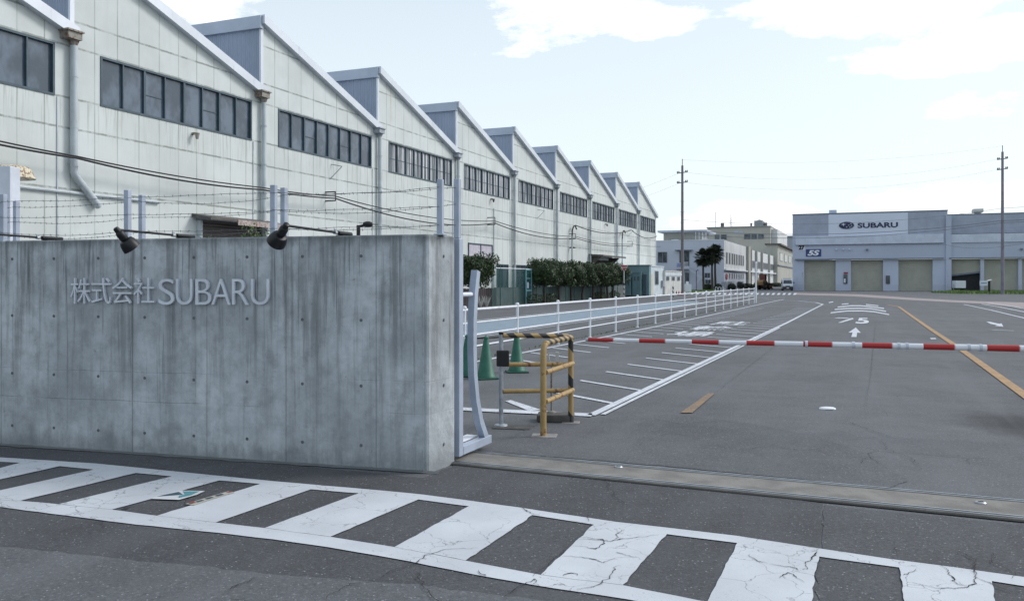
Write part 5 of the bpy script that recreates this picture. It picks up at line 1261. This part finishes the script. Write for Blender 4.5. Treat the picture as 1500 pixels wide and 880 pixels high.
# inside the half open door and in front of it
v = PY(1405, 411, 125); t = thing('trailer', 'white boxy trailer standing before the half raised depot door', 'trailer', (v.x, 125, 0)); MB().box(v.x - .75, v.x + .75, 124.5, 125.6, .5, 1.6).build('body', M['car_white'], t, bevel=.05); b = MB(); b.lathe([(.25, -.1), (.25, .1)], (v.x - .5, 125, .26), 14, 0, Matrix.Rotation(R(90), 4, 'X')); b.lathe([(.25, -.1), (.25, .1)], (v.x + .5, 125, .26), 14, 0, Matrix.Rotation(R(90), 4, 'X')); b.build('wheels', M['tyre'], t)
v = PY(1441, 411, 118); t = thing('notice_board', 'small white notice board on legs before the depot doors', 'sign', (v.x, 118, 0)); MB().box(v.x - .55, v.x + .55, 117.97, 118.03, .9, 1.6).build('board', M['b27_sign'], t); b = MB(); b.box(v.x - .5, v.x - .44, 117.97, 118.03, 0, .898); b.box(v.x + .44, v.x + .5, 117.97, 118.03, 0, .898); b.build('legs', M['steel'], t)
t_ = MB(); t_.box(v.x - .4, v.x + .4, 117.955, 117.965, 1.2, 1.3); t_.build('stripe', M['navy_sign'], t)
v = PY(1449, 411, 108); t = thing('black_bollard_lamp', 'black post lamp with a bright cap at the edge of the depot grass', 'lamp', (v.x, 108, 0)); MB().tube([(v.x, 108, 0), (v.x, 108, 1.55)], .14, 10).build('shaft', M['black'], t, smooth=True); MB().prism([(v.x - .25, 107.8, 1.56), (v.x + .25, 107.8, 1.70), (v.x + .25, 107.8, 1.76), (v.x - .25, 107.8, 1.62)], (0, .4, 0)).build('cap', M['white_sign'], t)
b = MB(); b.box(v.x - .35, v.x + .35, 107.7, 108.3, .0, .1); b.build('base', M['black'], t)
# low rail before the open door
v0, v1 = PY(1388, 411, 125), PY(1397, 411, 125); t = thing('short_rail', 'short grey hand rail before the half raised depot door', 'railing', (v0.x, 125, 0)); b = MB()
for z in (.7, 1.0): b.tube([(v0.x, 125, z), (v1.x, 125, z)], .03, 6)
b.build('rails', M['galv'], t); b = MB(); b.tube([(v0.x, 125, 0), (v0.x, 125, 1.02)], .03, 6); b.tube([(v1.x, 125, 0), (v1.x, 125, 1.02)], .03, 6); b.build('posts', M['galv'], t)

# ================================================================== PALE BLUE OFFICE (front) with the long side wing
SO = 153.0; DO = 22.6
of = thing('office_building', 'two storey pale blue office block with a long white side wing, beyond the huts', 'building', (0, 0, 0), TH)
def OX(x_): return PS(x_, 411, SO)[0]
def OZ(y_, x_=1030): return PS(x_, y_, SO)[1]
ztop = OZ(352); sEnd = PA(1133, 400, DO)[0]
b = MB(); b.box(-75, -DO - .003, SO, SO + 18, 0, ztop); b.build('front_block', M['blue_white'], of)
sA = PA(1092.5, 400, DO)[0]; zS = ztop - .15
b = MB(); b.box(-DO, -DO + .08, SO + .0, sA, 3.7, ztop - .05); b.build('side_upper_wall', M['side_white'], of)
b = MB(); b.box(-DO - 14, -DO - .3, SO + 18.003, sEnd + 50, 0, zS - .15); b.build('rear_wing', M['side_white'], of)
b = MB(); b.box(-DO, -DO + .06, SO, sA, 0, 3.45); b.build('side_lower_wall', M['blue_white'], of)
b = MB(); b.box(-DO, -DO + .5, SO - .1, PA(1158, 400, DO)[0], 3.46, 3.69); b.build('ledge', M['white_rail'], of)
b = MB(); b.box(-DO - .2, -DO + .6, sA, sA + 3.5, 0, ztop + .1); b.build('pier', M['cream_far'], of)
for x_ in (1063.8, 1068, 1072, 1075.2, 1078.6, 1082, 1085, 1088):
    s_ = PA(x_, 400, DO)[0]; w_ = .9
    f_ = MB().box(-DO + .082, -DO + .12, s_ - w_ - .1, s_ + w_ + .1, 4.6, 6.75).build('window', M['win_trim'], of); MB().box(-DO + .121, -DO + .13, s_ - w_, s_ + w_, 4.7, 6.65).build('pane', M['dark_pane'], f_)
    if x_ > 1066:
        f_ = MB().box(-DO + .062, -DO + .1, s_ - w_ * .8, s_ + w_ * .8, 1.9, 3.0).build('window', M['hopper'], of); MB().box(-DO + .101, -DO + .11, s_ - w_ * .7, s_ + w_ * .7, 2.0, 2.9).build('pane', M['dark_pane'], f_)
for x_ in (1065, 1074, 1088):
    s_ = PA(x_, 400, DO - 1)[0]; MB().box(-DO + .2, -DO + 1.0, s_ - 1.2, s_ + 1.2, .3, 1.4).build('air_unit', M['dark_pane'] if x_ == 1088 else M['hopper'], of)
s_ = PA(1064.2, 400, DO - .1)[0]; b = MB(); b.lathe([(1, -.03), (1, .03)], (0, 0, 0), 24, 0, Matrix.Rotation(R(90), 4, 'Y')); b.v = [Vector((-DO + .16 + q.x, s_ + q.y * 1.1, 2.35 + q.z * .55)) for q in b.v]; b.build('round_sign', M['sign_red'], of)
# framed rear wing: columns and panels
sec = [PA(x_, 400, DO - .3)[0] for x_ in (1096.5, 1102, 1110, 1118, 1128.5, 1138)]
b = MB()
for s_ in sec: b.box(-DO - .28, -DO + .25, s_ - .25, s_ + .25, 0, zS - .1)
b.build('columns', M['cream_far'], of)
for i in range(len(sec) - 1):
    f_ = MB().box(-DO - .29, -DO - .22, sec[i] + 1.2, sec[i + 1] - 1.2, 4.4, 6.2).build('window', M['win_trim'], of); MB().box(-DO - .219, -DO - .21, sec[i] + 1.5, sec[i + 1] - 1.5, 4.55, 6.05).build('pane', M['dark_pane'], f_)
    MB().box(-DO - .29, -DO - .2, sec[i] + 1.5, sec[i] + 3.2, 0, 2.5).build('door', M['interior'], of)
# front details
def fwin(x0_, x1_, y0_, y1_, n=2, m_='dark_glass'):
    f_ = MB().box(OX(x0_), OX(x1_), SO - .05, SO - .002, OZ(y1_), OZ(y0_)).build('window', M['win_trim'], of); w_ = (OX(x1_) - OX(x0_) - .1) / n
    for k in range(n): MB().box(OX(x0_) + .08 + k * w_, OX(x0_) + .02 + (k + 1) * w_, SO - .06, SO - .051, OZ(y1_) + .08, OZ(y0_) - .08).build('pane', M[m_], f_)
fwin(963.5, 977.5, 368, 384.5); fwin(995, 1010, 367.5, 390, 2); fwin(1003, 1010, 399, 415.5, 1); fwin(1032, 1040.5, 399.5, 407); fwin(1033, 1041.5, 409, 415.5)
MB().box(OX(990), OX(1014.5), SO - 1.0, SO - .003, OZ(367), OZ(365.6)).build('door_canopy', M['b27_trim'], of)
MB().box(OX(991), OX(1012), SO - 1.4, SO - .003, OZ(394.2), OZ(392.2)).build('landing', M['blue_white'], of)
b = MB()
for k in range(9): b.box(OX(1002 + k) - .02, OX(1002 + k) + .02, SO - 1.38, SO - 1.34, OZ(392.2), OZ(384.5))
b.box(OX(1001.6), OX(1010.4), SO - 1.4, SO - 1.33, OZ(384.5), OZ(383.8)); b.build('balustrade', M['white_rail'], of)
# stair turning under the landing
b = MB(); b.prism([(OX(1011.5), SO - 1.3, OZ(392.3)), (OX(1030.5), SO - 1.3, OZ(405)), (OX(1030.5), SO - 1.3, OZ(409.5)), (OX(1011.5), SO - 1.3, OZ(396))], (0, .12, 0)); b.prism([(OX(1031), SO - 2.3, OZ(405)), (OX(1017), SO - 2.3, OZ(418)), (OX(1019), SO - 2.3, OZ(420)), (OX(1031), SO - 2.3, OZ(409))], (0, .12, 0)); b.box(OX(1030.6), OX(1041), SO - 2.3, SO - 1.0, OZ(409.3), OZ(407.8)); b.box(OX(1031), OX(1031.8), SO - 2.2, SO - 2.1, 0, OZ(409.3)); b.build('stair', M['blue_white'], of)
for x_ in (991.2,):
    pl = MB().box(OX(991), OX(998.5), SO - .1, SO - .06, OZ(391.2), OZ(384.6)).build('safety_sign', M['pale_blue_sign'], of)
    t_ = text_mb('5S', OX(991.8), OX(997.6), OZ(390.2), OZ(385.6), .02, shear=.2, bold=.03); t_.xf(Matrix.Translation((0, SO - .103, 0))); t_.build('lettering', M['sign_blue'], pl)
# set back top storey with thin flat roof
a0_, z0_ = PS(971, 352, 160); a1_ = PS(1018, 352, 160)[0]; zz = PS(985, 340, 160)[1]
MB().box(PS(972, 350, 160)[0], PS(1028, 350, 160)[0], 160, 168, ztop - .1, zz - .1).build('top_storey', M['cream_far'], of)
MB().box(PS(964, 350, 159)[0], PS(1036, 350, 159)[0], 158.5, 169, zz - .1, zz + .25).build('top_roof', M['metal_roof'], of)
b = MB(); 
for k in range(4): b.box(PS(1019 + k * 5, 350, 159)[0], PS(1019.6 + k * 5, 350, 159)[0], 158.8, 158.9, ztop, zz - .1)
b.box(PS(984, 350, 159)[0], PS(994, 350, 159)[0], 158.6, 159.4, ztop, ztop + .5); b.build('roof_fittings', M['white_rail'], of)
b = MB(); b.box(-DO - .5, -DO + .1, SO - .08, SO + .02, ztop, ztop + .12); b.box(-75, -DO - .5, SO - .06, SO, ztop + .002, ztop + .12); b.build('parapet_cap', M['white_rail'], of)

# cream block behind
SC = 270.0
cr = thing('cream_building', 'cream coloured three storey block with tanks on its roof, behind the office', 'building', (0, 0, 0), TH)
def QX(x_): return PS(x_, 411, SC)[0]
def QZ(y_): return PS(1085, y_, SC)[1]
b = MB(); b.box(QX(1036), QX(1128.5), SC, SC + 45, 0, QZ(333)); b.build('wall', M['cream_wall'], cr)
MB().box(QX(1035), QX(1129), SC - .4, SC + 45.3, QZ(333) + .003, QZ(331.7)).build('roof_edge', M['tank_pale'], cr)
for x0_, x1_ in ((1047, 1054), (1056, 1064.5), (1090, 1099.5), (1100.5, 1109), (1110.5, 1119)):
    f_ = MB().box(QX(x0_), QX(x1_), SC - .1, SC - .01, QZ(350.5), QZ(343)).build('window', M['b27_trim'], cr); MB().box(QX(x0_) + .15, QX(x1_) - .15, SC - .14, SC - .11, QZ(350), QZ(343.6)).build('pane', M['dark_glass'], f_)
for x0_, x1_ in ((1075, 1081), (1083, 1088)): MB().box(QX(x0_), QX(x1_), SC - .1, SC - .01, QZ(342), QZ(338.6)).build('louvre', M['pale_blue_sign'], cr)
MB().box(QX(1128.6), QX(1137.5), SC + 3, SC + 40, 0, QZ(336)).build('stair_tower', M['side_white'], cr)
b = MB(); b.lathe([(1, 0), (1, 1)], (0, 0, 0), 14); b.v = [Vector((QX(1054.7) + q.x * .55, SC + 5 + q.y * .55, QZ(331.7) + q.z * 1.5)) for q in b.v]; b.build('tank', M['tank'], cr, smooth=True)
b = MB(); b.box(QX(1102.5), QX(1115), SC + 4, SC + 10, QZ(331.7), QZ(322.5)); b.lathe([(1.3, 0), (.2, .5)], ((QX(1102.5) + QX(1115)) / 2, SC + 7, QZ(322.5)), 12); b.build('machine_room', M['tank_pale'], cr)
b = MB(); b.lathe([(.6, 0), (.6, 1.3)], (QX(1118.5), SC + 5, QZ(331.7)), 12); b.lathe([(.28, 0), (.28, 1.3)], (QX(1097.5), SC + 5, QZ(331.7)), 10); b.build('small_tanks', M['tank'], cr, smooth=True)
b = MB(); b.tube([(QX(1045), SC + 4, QZ(331.7)), (QX(1045), SC + 4, QZ(308))], .07, 5); b.tube([(QX(1068), SC + 4, QZ(331.7)), (QX(1068), SC + 4, QZ(312))], .07, 5)
for k in range(6): z = QZ(331.7) + k * .5; b.tube([(QX(1068) - .6 + k * .09, SC + 4, z), (QX(1068) + .6 - k * .09, SC + 4, z + .5)], .05, 4)
b.build('antennas', M['cable_far'], cr)

# cream shed wing with sloping roof at the right, pale block further back
sh = thing('cream_shed', 'low cream two storey shed with a sloping roof edge left of the depot', 'building', (0, 0, 0), TH)
DS = 21.8; q0 = PA(1139, 400, DS)[0]; q1 = PA(1165, 400, DS)[0]; zr0 = PA(1140, 359, DS)[1]
b = MB(); b.box(-DS - 3, -DS, q0, q1, 0, zr0); b.build('wall', M['cream_far'], sh)
b = MB(); b.box(-DS - 3.4, -DS + .9, q0 - .6, q1 + .5, zr0 + .003, zr0 + .4); b.build('roof', M['canopy'], sh)
b = MB(); b.box(-DS + .003, -DS + .3, q0, q1, zr0 * .5, zr0 * .5 + .3); b.build('floor_band', M['b27_trim'], sh)
for k in range(4):
    s_ = q0 + (q1 - q0) * (.1 + .23 * k); f_ = MB().box(-DS + .002, -DS + .08, s_, s_ + 9, zr0 * .62, zr0 * .84).build('window', M['tank_pale'], sh); MB().box(-DS + .081, -DS + .1, s_ + .5, s_ + 8.5, zr0 * .64, zr0 * .82).build('pane', M['dark_glass'], f_)
pg = thing('pale_far_building', 'plain grey block far back between the cream block and the depot', 'building', (0, 0, 0), TH)
aa = PS(1120, 348, 420); ab = PS(1215, 348, 420); MB().box(aa[0], ab[0], 420, 460, 0, aa[1]).build('wall', M['grey_bg'], pg); MB().box(aa[0] - .5, ab[0] + .5, 419.5, 460.5, aa[1] + .01, aa[1] + .6).build('roof_edge', M['tank_pale'], pg)

# hedges along the office foot
for i, (x0_, x1_) in enumerate(((1030, 1044), (1046, 1058), (1066, 1078), (1080, 1106), (1128, 1146))):
    Yh = (140, 140, 148, 160, 220)[i]; p0 = PY(x0_, 411, Yh); p1 = PY(x1_, 411, Yh); c_ = (p0 + p1) / 2; c_.z = .5
    t = thing('low_hedge', ['low dark hedge under the office stair', 'low dark hedge under the palms', 'low hedge at the corner of the office side wall', 'long low hedge beside the loader', 'short low hedge behind the van'][i], 'hedge', (c_.x, Yh, 0), 0, 'low hedges along the office')
    b = MB(); leaves(b, c_, ((p1.x - p0.x) / 2, .7, .6), 1800, .2); b.build('foliage', M['hedge_bg'], t)
    b = MB(); 
    for k in range(5): x = p0.x + (p1.x - p0.x) * (k + .5) / 5; b.tube([(x, Yh, 0), (x, Yh, .6)], .04, 5)
    b.build('stems', M['bark'], t)
# bicycle rack hoops
v = PY(1054, 411, 132); t = thing('hoop_rack', 'row of little white hoops on the far footway before the office', 'rack', (v.x, 132, 0))
for k in range(3):
    x = v.x - .5 + k * .5; MB().tube([(x - .15, 132, 0), (x - .15, 132, .5), (x - .05, 132, .62), (x + .05, 132, .62), (x + .15, 132, .5), (x + .15, 132, 0)], .035, 6).build('hoop', M['white_rail'], t)

# ================================================================== PALMS
def make_palm(label, x_, ytop, Y, seed, n=1):
    random.seed(seed); v = PY(x_, ytop, Y); H = v.z; t = thing('fan_palm', label, 'palm', (v.x, Y, 0), 0, 'dark fan palms in front of the office')
    b = MB(); b.tube([(v.x + .1, Y, 0), (v.x, Y, H * .5), (v.x, Y, H - .1)], [.22, .17, .15], 8)
    b.build('trunk', M['bark'], t, smooth=True)
    b = MB()
    for k in range(120):
        a = random.uniform(0, 6.28); e = random.uniform(-1.1, 1.2); L = random.uniform(.5, 1.25); d = Vector((math.cos(a) * math.cos(e), math.sin(a) * math.cos(e), math.sin(e)))
        c_ = Vector((v.x, Y, H)) + d * L; sd_ = d.cross(Vector((0, 0, 1))).normalized(); up_ = sd_.cross(d)
        b.tube([Vector((v.x, Y, H)), c_], .018, 3)
        for j in range(11):
            an = -1.25 + 2.5 * j / 10; r = random.uniform(.6, .8); dd = (d * math.cos(an) + sd_ * math.sin(an)); tip = c_ + dd * r - Vector((0, 0, random.uniform(.05, .22))); pr = (up_ * .02 + sd_.cross(dd) * .0 + d.cross(dd) * .0)
            w_ = (sd_ * math.cos(an) - d * math.sin(an)) * .07
            b.add([c_, c_ + dd * r * .5 + w_, tip, c_ + dd * r * .5 - w_], [(0, 1, 2, 3)])
    for k in range(60):
        a = random.uniform(0, 6.28); z = H - random.uniform(.2, 1.3); r = .35; p_ = Vector((v.x + math.cos(a) * .18, Y + math.sin(a) * .18, z)); q_ = Vector((v.x + math.cos(a) * .5, Y + math.sin(a) * .5, z - .5))
        s_ = Vector((-math.sin(a), math.cos(a), 0)) * .06; b.add([p_ - s_, p_ + s_, q_], [(0, 1, 2)])
    b.build('crown', M['leaf_palm'], t)
make_palm('leftmost dark fan palm in front of the office, leaning left of the pair', 1030, 377, 140, 5)
make_palm('middle dark fan palm, its crown merging with its neighbours', 1043, 374, 139, 6)
make_palm('rightmost and tallest dark fan palm in front of the office', 1047.5, 371, 141, 8)
random.seed(5)

# ================================================================== VAN, LOADER
v = PY(1154, 411, 134)
van = thing('van', 'small white van facing the camera at the left corner of the depot', 'van', (0, 0, 0)); van.location = (v.x, 134, 0); van.rotation_euler = (0, 0, R(-14))
pr = [(0, .35), (0, .95), (.12, 1.05), (.55, 1.75), (.75, 1.86), (3.1, 1.88), (3.3, 1.7), (3.35, .35)]
b = MB()
secs = []
for (y, x) in ((-.78, 1), (.78, 1)): pass
b.prism([(-.78, y, z) for y, z in pr], (1.56, 0, 0)); body = b.build('body', M['car_white'], van, bevel=.06)
ws_ = MB(); ws_.poly([(-.66, .14 - .02, 1.12), (.66, .14 - .02, 1.12), (.60, .52 - .03, 1.70), (-.60, .52 - .03, 1.70)]); ws_.build('windscreen', M['dark_glass'], van)
b = MB(); b.box(-.80, .80, -.10, .02, .22, .66); b.build('bumper', M['car_dark'], van, bevel=.03)
b = MB(); b.box(-.35, .35, -.02, -.001, .68, .8); b.build('grille', M['car_dark'], van)
for sx in (-1, 1):
    b = MB(); b.box(sx * .63 - .13, sx * .63 + .13, -.03, .01, .68, .86); b.build('headlight', M['silver'], van, bevel=.02)
    b = MB(); b.box(sx * .93 - .09, sx * .93 + .09, .2, .28, 1.15, 1.38); b.build('mirror', M['car_dark'], van)
    for y in (.6, 2.75):
        b = MB(); b.lathe([(.28, -.09), (.30, 0), (.28, .09)], (sx * .70, y, .3), 18, 0, Matrix.Rotation(R(90), 4, 'Y')); wh = b.build('wheel', M['tyre'], van, smooth=True); b = MB(); b.lathe([(.16, -.1), (.16, .1)], (sx * .70, y, .3), 14, 0, Matrix.Rotation(R(90), 4, 'Y')); b.build('rim', M['rim'], wh)
    b = MB(); b.poly([(sx * .785, .7, 1.12), (sx * .785, 1.6, 1.12), (sx * .785, 1.55, 1.7), (sx * .785, .85, 1.7)]); b.poly([(sx * .785, 1.7, 1.12), (sx * .785, 2.9, 1.12), (sx * .785, 2.85, 1.7), (sx * .785, 1.7, 1.7)]); b.build('side_window', M['dark_glass'], van)
b = MB(); b.box(-.17, .17, -.125, -.101, .38, .52); b.build('number_plate', M['white_sign'], van)
b = MB(); b.box(-.6, .6, .8, 2.6, 1.9, 1.96); b.build('roof_rack', M['car_dark'], van)

v = PY(1116.5, 411, 150)
ld = thing('wheel_loader', 'worn yellow and red wheel loader parked at the office side wall', 'wheel loader', (0, 0, 0)); ld.location = (v.x, 150, 0); ld.rotation_euler = (0, 0, R(55))
b = MB(); b.prism([(-1.7, -.75, .8), (.1, -.75, .8), (.1, -.75, 1.5), (-1.5, -.75, 1.7), (-1.8, -.75, 1.4)], (0, 1.5, 0)); b.build('body', M['loader'], ld, bevel=.06)
b = MB(); b.box(-.1, .8, -.55, .55, 1.52, 2.75); b.build('cab', M['loader_red'], ld, bevel=.05)
b = MB(); b.box(.802, .815, -.45, .45, 1.8, 2.6); b.box(.0, .7, -.565, -.552, 1.8, 2.6); b.box(.0, .7, .552, .565, 1.8, 2.6); b.build('cab_glass', M['dark_glass'], ld)
b = MB(); b.box(.15, 1.4, -.5, .5, .7, 1.3); b.build('front_frame', M['loader_red'], ld, bevel=.04)
for sy in (-1, 1):
    b = MB(); b.beam((.8, sy * .45, 1.5), (2.1, sy * .45, .8), .14, .25); b.build('lift_arm', M['loader'], ld)
    for x in (-1.1, 1.0):
        b = MB(); b.lathe([(.45, -.22), (.6, -.18), (.62, 0), (.6, .18), (.45, .22)], (x, sy * .85, .62), 20, 0, Matrix.Rotation(R(90), 4, 'X')); wh = b.build('wheel', M['tyre'], ld, smooth=True); b = MB(); b.lathe([(.3, -.23), (.3, .23)], (x, sy * .85, .62), 14, 0, Matrix.Rotation(R(90), 4, 'X')); b.build('rim', M['loader'], wh)
b = MB(); b.prism([(2.0, -1.1, .15), (2.7, -1.1, .12), (2.75, -1.1, .2), (2.15, -1.1, .35), (2.1, -1.1, 1.0), (2.3, -1.1, 1.2), (2.0, -1.1, 1.15)], (0, 2.2, 0)); b.build('bucket', M['loader_red'], ld)
b = MB(); b.tube([(-1.2, .3, 1.6), (-1.2, .3, 2.2)], .06, 8); b.build('exhaust', M['black'], ld)
